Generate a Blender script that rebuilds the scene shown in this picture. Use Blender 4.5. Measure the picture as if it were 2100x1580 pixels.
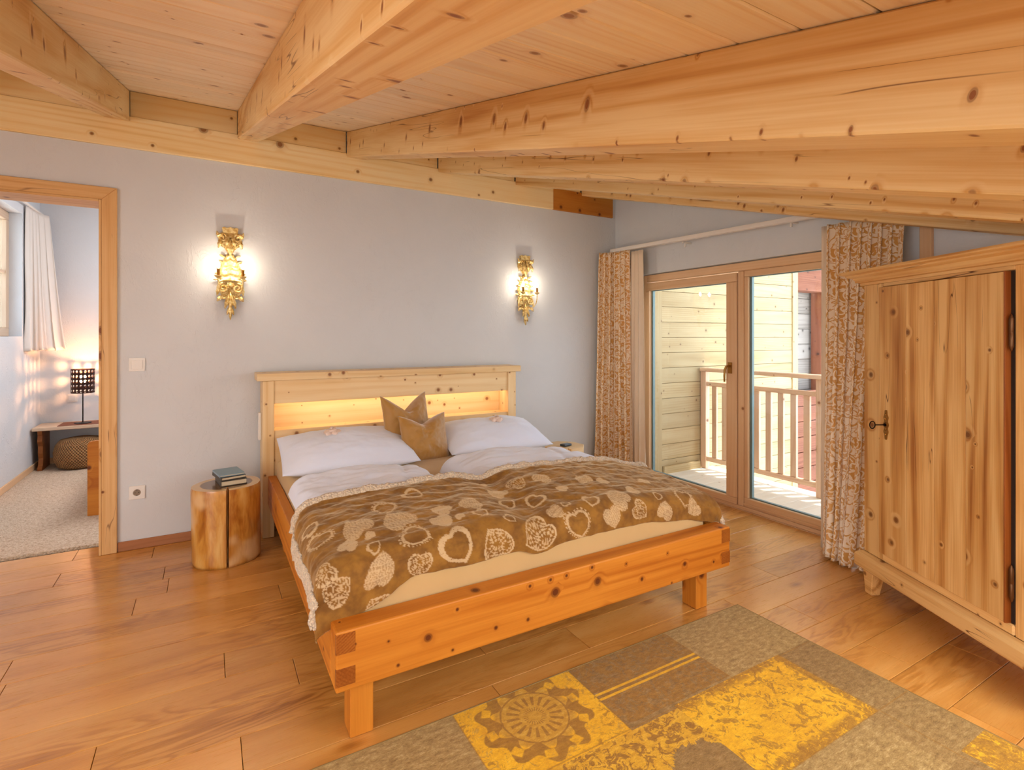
import bpy, bmesh, math, random
import numpy as np
from mathutils import Vector, Matrix, noise as mnoise

for o in list(bpy.data.objects): bpy.data.objects.remove(o, do_unlink=True)
SC = bpy.context.scene
COL = SC.collection
R = math.radians
random.seed(7)

# ------------------------------------------------------------------ camera, world, lights, exposure
YAW = 0.5225
cam_d = bpy.data.cameras.new('camera'); cam = bpy.data.objects.new('camera', cam_d); COL.objects.link(cam)
cam_d.sensor_fit = 'HORIZONTAL'; cam_d.sensor_width = 36.0
cam_d.lens = 36.0*1083.5/2100.0
cam_d.shift_y = -99.6/2100.0
cam_d.clip_start = 0.02; cam_d.clip_end = 500
cam.location = (-3.4333, -3.9483, 1.3)
cam.rotation_euler = (math.pi/2, 0, -YAW)
SC.camera = cam
SC.view_settings.view_transform = 'Standard'; SC.view_settings.look = 'None'
SC.view_settings.gamma = 1.0; SC.view_settings.use_curve_mapping = False
SC.view_settings.exposure = 0.66

W = bpy.data.worlds.new('world'); SC.world = W; W.use_nodes = True
wn = W.node_tree.nodes; wl = W.node_tree.links
bgn = wn['Background']; bgn.inputs['Strength'].default_value = 4.0
tc = wn.new('ShaderNodeTexCoord'); sx = wn.new('ShaderNodeSeparateXYZ'); rp = wn.new('ShaderNodeValToRGB')
wl.new(tc.outputs['Generated'], sx.inputs[0]); wl.new(sx.outputs['Z'], rp.inputs[0]); wl.new(rp.outputs[0], bgn.inputs['Color'])
rp.color_ramp.elements[0].position = 0.0; rp.color_ramp.elements[0].color = (0.80, 0.86, 0.90, 1)
rp.color_ramp.elements[1].position = 0.7; rp.color_ramp.elements[1].color = (0.50, 0.68, 0.95, 1)

def lamp(name, kind, loc, energy, color, rot=(0,0,0), **kw):
    d = bpy.data.lights.new(name, kind); d.energy = energy; d.color = color
    for k, v in kw.items(): setattr(d, k, v)
    o = bpy.data.objects.new(name, d); COL.objects.link(o); o.location = loc; o.rotation_euler = rot
    return o
# sun from the open side of the balcony, high up
lamp('sun', 'SUN', (6,-3,8), 4.0, (1.0,0.95,0.86), rot=(0, R(17), R(-25)), angle=R(2.0))
# added fill panels, no windows: overhead and low behind the camera, left gable
lamp('overhead_fill_light', 'AREA', (-2.9,-4.25,1.40), 38, (0.90,0.95,1.0), rot=(R(18),0,0), shape='RECTANGLE', size=4.6, size_y=0.8)
lamp('front_fill_light', 'AREA', (-3.2,-5.25,0.68), 5, (1.0,0.98,0.95), rot=(R(90),0,0), shape='RECTANGLE', size=5.0, size_y=0.9)
lamp('gable_fill_light', 'AREA', (-6.85,-3.9,0.90), 36, (0.92,0.96,1.0), rot=(0,R(-90),0), shape='RECTANGLE', size=1.2, size_y=2.4)
# fill panels added out of view under the rafters, left and wardrobe side
lamp('left_fill_light', 'AREA', (-5.45,-2.7,1.80), 15, (1.0,0.97,0.92), rot=(0,R(-28),0), shape='RECTANGLE', size=0.9, size_y=1.4)
lamp('right_fill_light', 'AREA', (-1.0,-4.25,1.36), 12, (1.0,0.97,0.92), rot=(R(20),R(15),0), shape='RECTANGLE', size=0.8, size_y=0.6)
# fill panel added under the neighbouring room's ceiling to brighten it
lamp('hall_fill_light', 'AREA', (-3.0,1.6,2.5), 28, (0.93,0.94,1.0), rot=(0,R(20),0), shape='RECTANGLE', size=1.0, size_y=1.6)

# ------------------------------------------------------------------ node helpers
def srgb(h, a=1.0):
    h = h.lstrip('#'); c = [int(h[i:i+2],16)/255 for i in (0,2,4)]
    return tuple((x/12.92 if x<=0.04045 else ((x+0.055)/1.055)**2.4) for x in c)+(a,)

class NT:
    def __init__(s, name):
        s.m = bpy.data.materials.new(name); s.m.use_nodes = True
        s.t = s.m.node_tree; s.n = s.t.nodes; s.l = s.t.links; s.n.clear()
        s.out = s.n.new('ShaderNodeOutputMaterial')
    def node(s, typ, **kw):
        nd = s.n.new(typ)
        for k, v in kw.items(): setattr(nd, k, v)
        return nd
    def put(s, sock, v):
        if v is None: return
        if isinstance(v, bpy.types.NodeSocket): s.l.new(v, sock)
        else:
            if sock.type == 'VECTOR' and isinstance(v, (int, float)): v = (v,v,v)
            sock.default_value = v
    def math(s, op, a, b=None, c=None, clamp=False):
        nd = s.node('ShaderNodeMath', operation=op, use_clamp=clamp)
        s.put(nd.inputs[0], a); s.put(nd.inputs[1], b); s.put(nd.inputs[2], c)
        return nd.outputs[0]
    def add(s,a,b): return s.math('ADD',a,b)
    def sub(s,a,b): return s.math('SUBTRACT',a,b)
    def mul(s,a,b): return s.math('MULTIPLY',a,b)
    def mx(s,a,b): return s.math('MAXIMUM',a,b)
    def mn(s,a,b): return s.math('MINIMUM',a,b)
    def vec(s, op, a, b=None):
        nd = s.node('ShaderNodeVectorMath', operation=op)
        s.put(nd.inputs[0], a)
        if op == 'SCALE': s.put(nd.inputs['Scale'], b)
        elif b is not None: s.put(nd.inputs[1], b)
        return nd.outputs['Value'] if op in ('LENGTH','DISTANCE','DOT_PRODUCT') else nd.outputs[0]
    def comb(s, x, y, z):
        nd = s.node('ShaderNodeCombineXYZ'); s.put(nd.inputs[0],x); s.put(nd.inputs[1],y); s.put(nd.inputs[2],z); return nd.outputs[0]
    def sep(s, v):
        nd = s.node('ShaderNodeSeparateXYZ'); s.put(nd.inputs[0], v); return nd.outputs[0], nd.outputs[1], nd.outputs[2]
    def coord(s, w='Object'): return s.node('ShaderNodeTexCoord').outputs[w]
    def rand(s): return s.node('ShaderNodeObjectInfo').outputs['Random']
    def noise(s, v, scale, detail=2.0, rough=0.5, dist=0.0, col=False):
        nd = s.node('ShaderNodeTexNoise'); s.put(nd.inputs['Vector'], v); nd.inputs['Scale'].default_value = scale
        nd.inputs['Detail'].default_value = detail; nd.inputs['Roughness'].default_value = rough; nd.inputs['Distortion'].default_value = dist
        return nd.outputs['Color' if col else 0]
    def voronoi(s, v, scale, feature='F1', rnd=1.0, dims='3D'):
        nd = s.node('ShaderNodeTexVoronoi', feature=feature, voronoi_dimensions=dims); s.put(nd.inputs['Vector'], v)
        nd.inputs['Scale'].default_value = scale; nd.inputs['Randomness'].default_value = rnd
        return nd
    def step(s, v, lo, hi, a=0.0, b=1.0):
        nd = s.node('ShaderNodeMapRange', interpolation_type='SMOOTHSTEP'); s.put(nd.inputs[0], v)
        nd.inputs[1].default_value = lo; nd.inputs[2].default_value = hi; nd.inputs[3].default_value = a; nd.inputs[4].default_value = b
        return nd.outputs[0]
    def mix(s, f, a, b, mode='MIX'):
        nd = s.node('ShaderNodeMix', data_type='RGBA', blend_type=mode, clamp_factor=True)
        s.put(nd.inputs[0], f); s.put(nd.inputs[6], a); s.put(nd.inputs[7], b); return nd.outputs[2]
    def ramp(s, f, stops):
        nd = s.node('ShaderNodeValToRGB'); s.put(nd.inputs[0], f); e = nd.color_ramp.elements
        while len(e) < len(stops): e.new(0.5)
        for el, (p, c) in zip(e, stops): el.position = p; el.color = c
        return nd.outputs[0]
    def bump(s, h, strength=0.3, dist=0.01, nrm=None):
        nd = s.node('ShaderNodeBump'); s.put(nd.inputs['Height'], h); nd.inputs['Strength'].default_value = strength
        nd.inputs['Distance'].default_value = dist
        if nrm is not None: s.put(nd.inputs['Normal'], nrm)
        return nd.outputs[0]
    def bsdf(s, color, rough=0.5, metal=0.0, normal=None, **kw):
        nd = s.node('ShaderNodeBsdfPrincipled'); s.put(nd.inputs['Base Color'], color); s.put(nd.inputs['Roughness'], rough)
        s.put(nd.inputs['Metallic'], metal)
        if normal is not None: s.put(nd.inputs['Normal'], normal)
        for k, v in kw.items(): s.put(nd.inputs[k], v)
        s.l.new(nd.outputs[0], s.out.inputs['Surface']); return nd

# ------------------------------------------------------------------ materials
def wood(name, light, mid, dark, knotc, ring=48.0, contrast=1.0, knots=6.0, knot_r=0.10, knot_share=0.55, rough=0.5, vary=0.12, cracks=0.0, bumpy=0.15, smear=1.0, wav=0.05, blotch=1.0):
    s = NT(name); co = s.coord(); rnd = s.rand()
    off = s.comb(s.mul(rnd, 37.0), s.sub(s.mul(s.math('FRACT', s.mul(rnd, 17.31)), 0.5), 0.25), s.sub(s.mul(s.math('FRACT', s.mul(rnd, 91.7)), 0.3), 0.32))
    P = s.vec('ADD', co, off)
    n1 = s.noise(s.vec('MULTIPLY', P, (1.1, 5.0, 5.0)), 1.0, 1.0, 0.55)
    # knots
    kx, ky, kz = s.sep(P); Kp = s.comb(s.mul(kx, smear), s.add(s.add(ky, kz), s.mul(n1, 0.02)), 0.0)
    v = s.voronoi(Kp, knots, dims='2D'); d = v.outputs['Distance']; r1, r2, r3 = s.sep(v.outputs['Color'])
    have = s.step(r1, 1-knot_share-0.01, 1-knot_share+0.01)
    size = s.add(s.mul(s.mul(r2, r2), 0.85), 0.22)
    dn = s.math('DIVIDE', d, size)
    infl = s.mul(have, s.step(dn, 0.0, knot_r*4.0, 1.0, 0.0))
    core = s.mul(have, s.step(dn, knot_r*0.75, knot_r*1.1, 1.0, 0.0))
    # growth rings
    n2 = s.noise(s.vec('MULTIPLY', P, (0.5, 2.0, 2.0)), 1.3, 0.0)
    x, y, z = s.sep(P)
    yy = s.add(y, s.mul(s.sub(n2, 0.5), 0.10)); zz = s.add(z, s.mul(s.sub(n1, 0.5), wav))
    rad = s.math('SQRT', s.add(s.mul(yy, yy), s.mul(zz, zz)))
    ph = s.add(s.mul(rad, ring*6.283), s.mul(infl, 7.0))
    ph = s.add(ph, s.mul(n1, 7.0))
    amp = s.add(0.25, s.mul(s.step(s.noise(s.vec('MULTIPLY', P, (0.6, 6.0, 6.0)), 1.0, 0.0), 0.35, 0.65), 0.9))
    ph = s.add(ph, s.mul(s.noise(s.vec('MULTIPLY', P, (0.25, 5.0, 5.0)), 1.0, 1.0), 26.0))
    ringv = s.mul(s.math('POWER', s.add(s.mul(s.math('SINE', ph), 0.5), 0.5), 2.2), amp)
    fib = s.noise(s.vec('MULTIPLY', P, (4.0, 170.0, 170.0)), 1.0, 1.0, 0.6)
    bl = s.noise(s.vec('MULTIPLY', P, (1.2, 9.0, 9.0)), 1.0, 2.0, 0.6)
    g = s.add(s.add(s.mul(ringv, 0.42*contrast), s.mul(s.sub(fib, 0.5), 0.55*contrast)), s.mul(s.sub(bl, 0.5), blotch))
    g = s.math('ADD', g, 0.15, clamp=True)
    c = s.ramp(g, [(0.0, light), (0.45, mid), (1.0, dark)])
    c = s.mix(s.mul(infl, 0.45), c, dark)
    ringk = s.mul(have, s.mul(s.step(dn, knot_r*0.8, knot_r*1.1), s.step(dn, knot_r*1.15, knot_r*1.6, 1.0, 0.0)))
    c = s.mix(s.mul(core, 0.85), c, knotc)
    c = s.mix(s.mul(ringk, 0.5), c, tuple(k*0.6 for k in knotc[:3])+(1,))
    # tone from piece to piece
    tone = s.add(1-vary/2, s.mul(s.math('FRACT', s.mul(rnd, 53.7)), vary))
    c = s.mix(1.0, c, s.comb(tone, tone, tone), 'MULTIPLY')
    h = s.mul(fib, 0.6)
    if cracks > 0:
        cn = s.noise(s.vec('MULTIPLY', P, (0.7, 14.0, 14.0)), 1.0, 2.0, 0.5, 0.3)
        ck = s.math('ABSOLUTE', s.sub(cn, 0.5)); sel = s.step(s.noise(P, 3.0, 1.0), 0.52, 0.60)
        ck = s.mul(s.step(ck, 0.0, 0.006, 1.0, 0.0), s.mul(sel, cracks))
        c = s.mix(ck, c, tuple(k*0.7 for k in knotc[:3])+(1,))
    s.bsdf(c, rough, normal=s.bump(h, bumpy, 0.002), **{'Specular IOR Level': 0.35})
    return s.m

M = {}
M['rafter'] = wood('rafter_spruce', srgb('#e8c992'), srgb('#d9ac6c'), srgb('#b97a38'), srgb('#7c3c16'), ring=26, contrast=0.9, knots=6.0, knot_r=0.095, knot_share=0.85, cracks=0.8, rough=0.55, smear=1.7, blotch=1.2)
M['purlin'] = wood('purlin_spruce', srgb('#f6dfae'), srgb('#eecb8c'), srgb('#d09e58'), srgb('#7a4112'), ring=24, contrast=0.6, knots=3.6, knot_r=0.07, knot_share=0.7, rough=0.5)
M['purlin_dark'] = wood('purlin_dark_spruce', srgb('#cf8a35'), srgb('#bf7422'), srgb('#9a5010'), srgb('#5e2806'), ring=36, contrast=0.9, knots=5, knot_r=0.10, knot_share=0.8)
M['ceiling'] = wood('ceiling_spruce', srgb('#fbecd4'), srgb('#f3dab8'), srgb('#d6ac80'), srgb('#8a5228'), ring=60, contrast=0.7, knots=6, knot_r=0.075, knot_share=0.6, rough=0.42, vary=0.14)
M['bed'] = wood('stone_pine', srgb('#d2862c'), srgb('#b96a18'), srgb('#94480a'), srgb('#481204'), ring=16, contrast=0.75, knots=8.0, knot_r=0.115, knot_share=0.75, rough=0.5, vary=0.10)
M['bed_dark'] = wood('stone_pine_end_grain', srgb('#a05c1e'), srgb('#884510'), srgb('#6c3208'), srgb('#3c1602'), ring=110, contrast=1.2, knots=4, knot_r=0.04, knot_share=0.3, rough=0.4)
M['headboard'] = wood('headboard_stone_pine', srgb('#f0d4a4'), srgb('#e6c088'), srgb('#ca9458'), srgb('#80401a'), ring=18, contrast=0.5, knots=7.5, knot_r=0.08, knot_share=0.7, rough=0.4, vary=0.08)
M['frame'] = wood('larch_frame', srgb('#e6c096'), srgb('#deb184'), srgb('#c89668'), srgb('#8a4c20'), ring=60, contrast=0.4, knots=3, knot_r=0.03, knot_share=0.1, rough=0.42, vary=0.05, wav=0.02)
M['casing'] = wood('casing_spruce', srgb('#e2b880'), srgb('#d4a266'), srgb('#b47a3c'), srgb('#6e2e0c'), ring=30, contrast=0.85, knots=5, knot_r=0.10, knot_share=0.65, rough=0.42, cracks=0.6)
M['antique'] = wood('antique_pine', srgb('#eec280'), srgb('#d69e58'), srgb('#a4642a'), srgb('#6e3c14'), ring=13, contrast=1.1, knots=5.6, knot_r=0.07, knot_share=0.65, rough=0.5, cracks=1.0, vary=0.2, wav=0.12, bumpy=0.3, blotch=1.7)
M['antique_edge'] = wood('antique_pine_edge', srgb('#94501c'), srgb('#82400e'), srgb('#6a3008'), srgb('#4e1e04'), ring=60, contrast=0.8, knots=3, knot_r=0.03, knot_share=0.1)
M['outside'] = wood('balcony_spruce', srgb('#bca47a'), srgb('#b09466'), srgb('#8e6e42'), srgb('#6e4424'), ring=50, contrast=0.7, knots=6, knot_r=0.05, knot_share=0.5, rough=0.6, vary=0.16)
M['rail'] = wood('railing_larch', srgb('#ecc8a8'), srgb('#e0b494'), srgb('#c0906c'), srgb('#7a4424'), ring=50, contrast=0.6, knots=5, knot_r=0.06, knot_share=0.5, rough=0.6, vary=0.08)
M['deck'] = wood('decking_spruce', srgb('#efe6d8'), srgb('#e6dac8'), srgb('#ccb89c'), srgb('#8a6a4c'), ring=50, contrast=0.6, knots=5, knot_r=0.05, knot_share=0.4, rough=0.6, vary=0.08)
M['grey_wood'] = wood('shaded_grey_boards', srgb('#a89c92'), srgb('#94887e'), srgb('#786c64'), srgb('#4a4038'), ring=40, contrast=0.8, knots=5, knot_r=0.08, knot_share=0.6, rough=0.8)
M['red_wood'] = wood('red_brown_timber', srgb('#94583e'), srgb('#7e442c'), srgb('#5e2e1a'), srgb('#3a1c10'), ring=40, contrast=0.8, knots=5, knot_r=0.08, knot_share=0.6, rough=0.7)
M['bench'] = wood('bench_maple', srgb('#d9bfa4'), srgb('#ccae92'), srgb('#b08e70'), srgb('#8a6040'), ring=50, contrast=0.5, knots=4, knot_r=0.04, knot_share=0.3)
M['bench_leg'] = wood('bench_leg_pine', srgb('#9a5c28'), srgb('#87481a'), srgb('#6a3410'), srgb('#401c08'), ring=50, contrast=0.8, knots=4, knot_r=0.04, knot_share=0.3)
M['base'] = wood('brown_baseboard', srgb('#a9714a'), srgb('#9a6440'), srgb('#845030'), srgb('#5c3018'), ring=80, contrast=0.5, knots=4, knot_r=0.02, knot_share=0.1)

def oak():
    s = NT('oak_floor'); co = s.coord(); rnd = s.rand()
    off = s.comb(s.mul(rnd, 53.0), s.mul(s.math('FRACT', s.mul(rnd, 17.3)), 3.0), 0.0)
    P = s.vec('ADD', co, off)
    n1 = s.noise(s.vec('MULTIPLY', P, (1.6, 8.0, 1.0)), 1.0, 3.0, 0.55, 0.4)
    bands = s.math('POWER', s.add(s.mul(s.math('SINE', s.mul(n1, 62.0)), 0.5), 0.5), 1.6)
    cath = s.step(s.noise(s.vec('MULTIPLY', P, (0.8, 3.0, 1.0)), 1.0, 1.0), 0.42, 0.62)
    fib = s.noise(s.vec('MULTIPLY', P, (7.0, 230.0, 1.0)), 1.0, 3.0, 0.65)
    bl = s.noise(s.vec('MULTIPLY', P, (1.5, 7.0, 1.0)), 1.0, 2.0, 0.6)
    g = s.add(s.mul(s.mul(bands, cath), 0.30), s.add(s.mul(s.sub(fib, 0.5), 0.55), s.add(s.mul(s.sub(bl, 0.5), 0.9), 0.35)))
    v = s.voronoi(s.vec('MULTIPLY', P, (1.6, 3.4, 1.0)), 1.0, dims='2D'); r1, r2, r3 = s.sep(v.outputs['Color'])
    kn = s.mul(s.step(r1, 0.80, 0.81), s.step(v.outputs['Distance'], 0.0, 0.12, 0.8, 0.0))
    g = s.math('ADD', g, s.mul(kn, 0.6), clamp=True)
    c = s.ramp(g, [(0.0, srgb('#e2ac62')), (0.4, srgb('#d09246')), (0.75, srgb('#b0722c')), (1.0, srgb('#70380f'))])
    tone = s.add(0.90, s.mul(s.math('FRACT', s.mul(rnd, 53.7)), 0.18))
    c = s.mix(1.0, c, s.comb(tone, tone, tone), 'MULTIPLY')
    rg = s.add(0.22, s.mul(fib, 0.14))
    s.bsdf(c, rg, normal=s.bump(fib, 0.10, 0.001), **{'Specular IOR Level': 0.7, 'Coat Weight': 0.25, 'Coat Roughness': 0.28})
    return s.m
M['oak'] = oak()

def plain(name, col, rough=0.5, metal=0.0, **kw):
    s = NT(name); P = s.coord(); n = s.noise(P, 25.0, 2.0)
    c = s.mix(s.mul(n, 0.15), col, tuple(k*0.85 for k in col[:3])+(1,))
    s.bsdf(c, rough, metal, **kw); return s.m
def plaster():
    s = NT('white_plaster'); P = s.coord()
    a = s.noise(P, 3.5, 4.0, 0.6, 0.6); b = s.noise(P, 60.0, 2.0, 0.5)
    v = s.noise(s.vec('MULTIPLY', P, (9.0, 9.0, 4.0)), 1.0, 3.0, 0.55, 1.6)
    st = s.step(s.math('ABSOLUTE', s.sub(v, 0.5)), 0.0, 0.02, 1.0, 0.0)
    sel = s.step(s.noise(P, 1.6, 1.0), 0.5, 0.62)
    h = s.add(s.add(s.mul(a, 0.8), s.mul(b, 0.12)), s.mul(s.mul(st, sel), 0.28))
    c = s.mix(a, srgb('#d2d5d8'), srgb('#dadcdf'))
    s.bsdf(c, 0.85, normal=s.bump(h, 0.28, 0.02)); return s.m
M['plaster'] = plaster()
M['white'] = plain('white_plastic', srgb('#eeeae4'), 0.35)
M['white_paint'] = plain('white_painted_board', srgb('#ece6df'), 0.5)
M['black_metal'] = plain('black_iron', srgb('#1c1614'), 0.4, 0.8)
M['dark'] = plain('dark_gap', srgb('#2a1c14'), 0.8)
M['spacer'] = plain('grey_glazing_spacer', srgb('#6c8588'), 0.5, 0.1)
M['grey_sill'] = plain('grey_metal_sill', srgb('#8e9398'), 0.4, 0.6)
M['bronze'] = plain('bronze_handle', srgb('#a2763a'), 0.35, 0.9)
M['hinge'] = plain('aged_steel_hinge', srgb('#6a4a30'), 0.4, 0.85)
M['paper'] = plain('book_paper', srgb('#d8c8a8'), 0.8)
M['book_blue'] = plain('blue_grey_cover', srgb('#7fa0b4'), 0.4)
M['book_dark'] = plain('dark_cover', srgb('#4a4640'), 0.45)
M['phone'] = plain('dark_grey_casing', srgb('#3c4248'), 0.3)
M['shade_metal'] = plain('dark_perforated_metal', srgb('#33170e'), 0.5, 0.5)
M['runner'] = plain('brown_woven_runner', srgb('#7c4a34'), 0.9)
M['shell'] = plain('pale_pink_ornament', srgb('#e8cdbc'), 0.5)
M['ground'] = plain('pale_gravel', srgb('#dcdad6'), 0.9)
M['meadow'] = plain('meadow', srgb('#6fae48'), 0.95)
M['leaf'] = plain('tree_leaves', srgb('#3f6a34'), 0.9)
M['bark'] = plain('tree_bark', srgb('#5a4634'), 0.9)

def gold():
    s = NT('gilded_wood'); P = s.coord(); n = s.noise(P, 60.0, 3.0, 0.6); mottle = s.step(n, 0.35, 0.7)
    c = s.mix(mottle, srgb('#f0dca0'), srgb('#c49a48'))  # random mottling between pale and deeper gold
    s.bsdf(c, s.add(0.30, s.mul(n, 0.25)), 0.55, normal=s.bump(n, 0.4, 0.004)); return s.m
M['gold'] = gold()
def glass():
    s = NT('window_glass')
    tr = s.node('ShaderNodeBsdfTransparent'); tr.inputs[0].default_value = (0.95,0.97,0.96,1)
    gl = s.node('ShaderNodeBsdfGlossy'); gl.inputs['Roughness'].default_value = 0.0
    fr = s.node('ShaderNodeLayerWeight'); fr.inputs[0].default_value = 0.5
    sch = s.add(s.mul(s.math('POWER', fr.outputs['Facing'], 5.0), 0.9), 0.04)
    mx = s.node('ShaderNodeMixShader'); s.l.new(sch, mx.inputs[0]); s.l.new(tr.outputs[0], mx.inputs[1]); s.l.new(gl.outputs[0], mx.inputs[2])
    s.l.new(mx.outputs[0], s.out.inputs[0]); return s.m
M['glass'] = glass()
def emit(name, col, st):
    s = NT(name); e = s.node('ShaderNodeEmission'); e.inputs[0].default_value = col; e.inputs[1].default_value = st
    s.l.new(e.outputs[0], s.out.inputs[0]); return s.m
M['bulb'] = emit('lit_candle_bulb', (1.0,0.80,0.55,1), 38.0)
M['bulb_low'] = emit('lit_table_lamp_bulb', (1.0,0.55,0.25,1), 22.0)
M['led'] = emit('warm_led_strip', (1.0,0.72,0.38,1), 3.0)

def cloth(name, col, col2, scale=700.0, rough=0.9, sheen=0.2, fold=0.0):
    s = NT(name); P = s.coord(); n = s.noise(P, scale, 1.0); m = s.noise(P, 9.0, 3.0)
    c = s.mix(s.mul(m, 0.6), col, col2)
    h = s.add(s.mul(n, 0.25), s.mul(m, 1.0 if fold else 0.2))
    s.bsdf(c, rough, normal=s.bump(h, 0.25 if not fold else fold, 0.01), **{'Sheen Weight': sheen}); return s.m
M['linen_white'] = cloth('white_bed_linen', srgb('#eaf0ff'), srgb('#e0e8ff'), fold=0.25)
M['sheet'] = cloth('cream_fitted_sheet', srgb('#d0ae78'), srgb('#c09c62'), fold=0.15)
M['velvet'] = cloth('gold_velvet', srgb('#b8842e'), srgb('#8e5c14'), rough=0.45, sheen=0.9, fold=0.3)
M['voile'] = cloth('cream_curtain_lining', srgb('#efdcc4'), srgb('#e4ccb0'), sheen=0.1)
M['hall_curtain'] = cloth('cream_hall_curtain', srgb('#ece4dc'), srgb('#e2d8ce'), sheen=0.1)

def sherpa():
    s = NT('cream_sherpa_fleece'); P = s.coord(); v = s.voronoi(P, 110.0).outputs['Distance']; n = s.noise(P, 60.0, 3.0)
    c = s.mix(s.add(s.mul(v, 0.5), s.mul(n, 0.5)), srgb('#f2e2c8'), srgb('#c8a880'))
    s.bsdf(c, 0.95, normal=s.bump(s.add(s.mul(v, -1.0), n), 0.9, 0.012), **{'Sheen Weight': 0.5}); return s.m
M['sherpa'] = sherpa()
def plush():
    s = NT('brown_heart_plush'); at = s.node('ShaderNodeAttribute', attribute_name='print').outputs['Fac']; P = s.coord()
    n = s.noise(P, 14.0, 3.0, 0.6); f = s.noise(P, 500.0, 1.0); sp = s.noise(P, 160.0, 2.0)
    c = s.mix(s.step(n, 0.3, 0.7), srgb('#9c6c20'), srgb('#744a0e'))
    m = s.mul(at, s.step(sp, 0.18, 0.42))
    c = s.mix(s.mul(m, 0.70), c, srgb('#e0c498'))
    s.bsdf(c, 0.8, normal=s.bump(s.add(s.mul(f, 0.3), n), 0.35, 0.01), **{'Sheen Weight': 0.8, 'Sheen Roughness': 0.35, 'Sheen Tint': srgb('#f4dcb4')}); return s.m
M['plush'] = plush()
def damask():
    s = NT('gold_damask_curtain'); uv = s.coord('UV'); u, v, _ = s.sep(uv)
    wob = s.noise(uv, 9.0, 2.0, 0.5, col=True)
    q = s.vec('ADD', uv, s.vec('SCALE', s.vec('SUBTRACT', wob, (0.5,0.5,0.5)), 0.03))
    vo = s.voronoi(s.vec('MULTIPLY', q, (1.0, 0.72, 1.0)), 11.0, rnd=0.55, dims='2D')
    d = s.vec('SUBTRACT', s.vec('SCALE', s.vec('MULTIPLY', q, (1.0, 0.72, 1.0)), 11.0), s.vec('SCALE', vo.outputs['Position'], 11.0))
    dx, dy, _z = s.sep(d); r = vo.outputs['Distance']; th = s.math('ARCTAN2', dy, dx)
    pet = s.math('SINE', s.mul(th, 6.0)); swirl = s.math('SINE', s.add(s.mul(th, 3.0), s.mul(r, 26.0)))
    bloom = s.step(s.sub(r, s.mul(pet, 0.05)), 0.30, 0.33, 1.0, 0.0)
    inner = s.mul(s.step(r, 0.06, 0.09), s.step(swirl, -0.75, -0.45))
    vn = s.noise(s.vec('MULTIPLY', q, (1.0, 0.8, 1.0)), 19.0, 1.5, 0.5, 1.8)
    vine = s.mul(s.step(s.math('ABSOLUTE', s.sub(vn, 0.5)), 0.035, 0.060, 1.0, 0.0), s.step(r, 0.34, 0.37))
    m = s.mx(s.mul(bloom, inner), vine)
    c = s.mix(m, srgb('#f8e4c8'), srgb('#dba254'))
    s.bsdf(c, s.sub(0.6, s.mul(m, 0.2)), normal=s.bump(m, 0.15, 0.003), **{'Sheen Weight': 0.3}); return s.m
M['damask'] = damask()
def carpet():
    s = NT('beige_loop_carpet'); P = s.coord(); v = s.voronoi(s.vec('MULTIPLY', P, (1.0, 1.6, 1.0)), 95.0).outputs['Distance']; n = s.noise(P, 40.0, 3.0, 0.7); b = s.noise(P, 5.0, 2.0)
    g = s.math('ADD', s.mul(v, 0.6), s.mul(s.sub(n, 0.35), 1.1), clamp=True)
    c = s.ramp(g, [(0.15, srgb('#f0e0cc')), (0.5, srgb('#dcc4a8')), (0.9, srgb('#a88464'))])
    c = s.mix(s.mul(b, 0.25), c, srgb('#d8b898'))
    s.bsdf(c, 0.95, normal=s.bump(s.sub(n, v), 0.8, 0.01)); return s.m
M['carpet'] = carpet()
def wicker():
    s = NT('wicker'); P = s.coord(); u, v, w = s.sep(s.coord('UV'))
    a = s.math('SINE', s.mul(u, 260.0)); b = s.math('SINE', s.mul(v, 150.0)); k = s.mul(a, b); n = s.noise(P, 30.0, 2.0)
    c = s.mix(s.step(s.add(k, s.sub(n, 0.5)), -0.8, 0.8), srgb('#6c4424'), srgb('#c09058'))
    s.bsdf(c, 0.8, normal=s.bump(k, 0.8, 0.01)); return s.m
M['wicker'] = wicker()
def stump():
    s = NT('peeled_log_side'); P = s.coord()
    a = s.noise(s.vec('MULTIPLY', P, (14.0, 14.0, 3.0)), 1.0, 4.0, 0.6, 0.4); b = s.noise(P, 5.0, 2.0); f = s.noise(s.vec('MULTIPLY', P, (90.0, 90.0, 9.0)), 1.0, 2.0)
    c = s.ramp(a, [(0.25, srgb('#e8c078')), (0.48, srgb('#cf9440')), (0.62, srgb('#ac6a20')), (0.78, srgb('#7a3c10'))])
    c = s.mix(s.step(b, 0.5, 0.68), c, srgb('#e0b884'))
    s.bsdf(c, 0.28, normal=s.bump(s.add(a, s.mul(f, 0.3)), 0.3, 0.01), **{'Coat Weight': 0.4, 'Coat Roughness': 0.15}); return s.m
M['stump'] = stump()
def stump_top():
    s = NT('log_end_grain'); P = s.coord(); x, y, z = s.sep(P)
    r = s.math('SQRT', s.add(s.mul(x, x), s.mul(y, y))); n = s.noise(P, 12.0, 2.0)
    rr = s.add(r, s.mul(s.sub(n, 0.5), 0.012)); w = s.math('SINE', s.mul(rr, 900.0))
    c = s.mix(s.step(w, -1, 1), srgb('#5c3a14'), srgb('#86602a'))
    c = s.mix(s.step(rr, 0.128, 0.140), c, srgb('#e0b878'))
    s.bsdf(c, 0.25, **{'Coat Weight': 0.5, 'Coat Roughness': 0.1}); return s.m
M['stump_top'] = stump_top()

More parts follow.
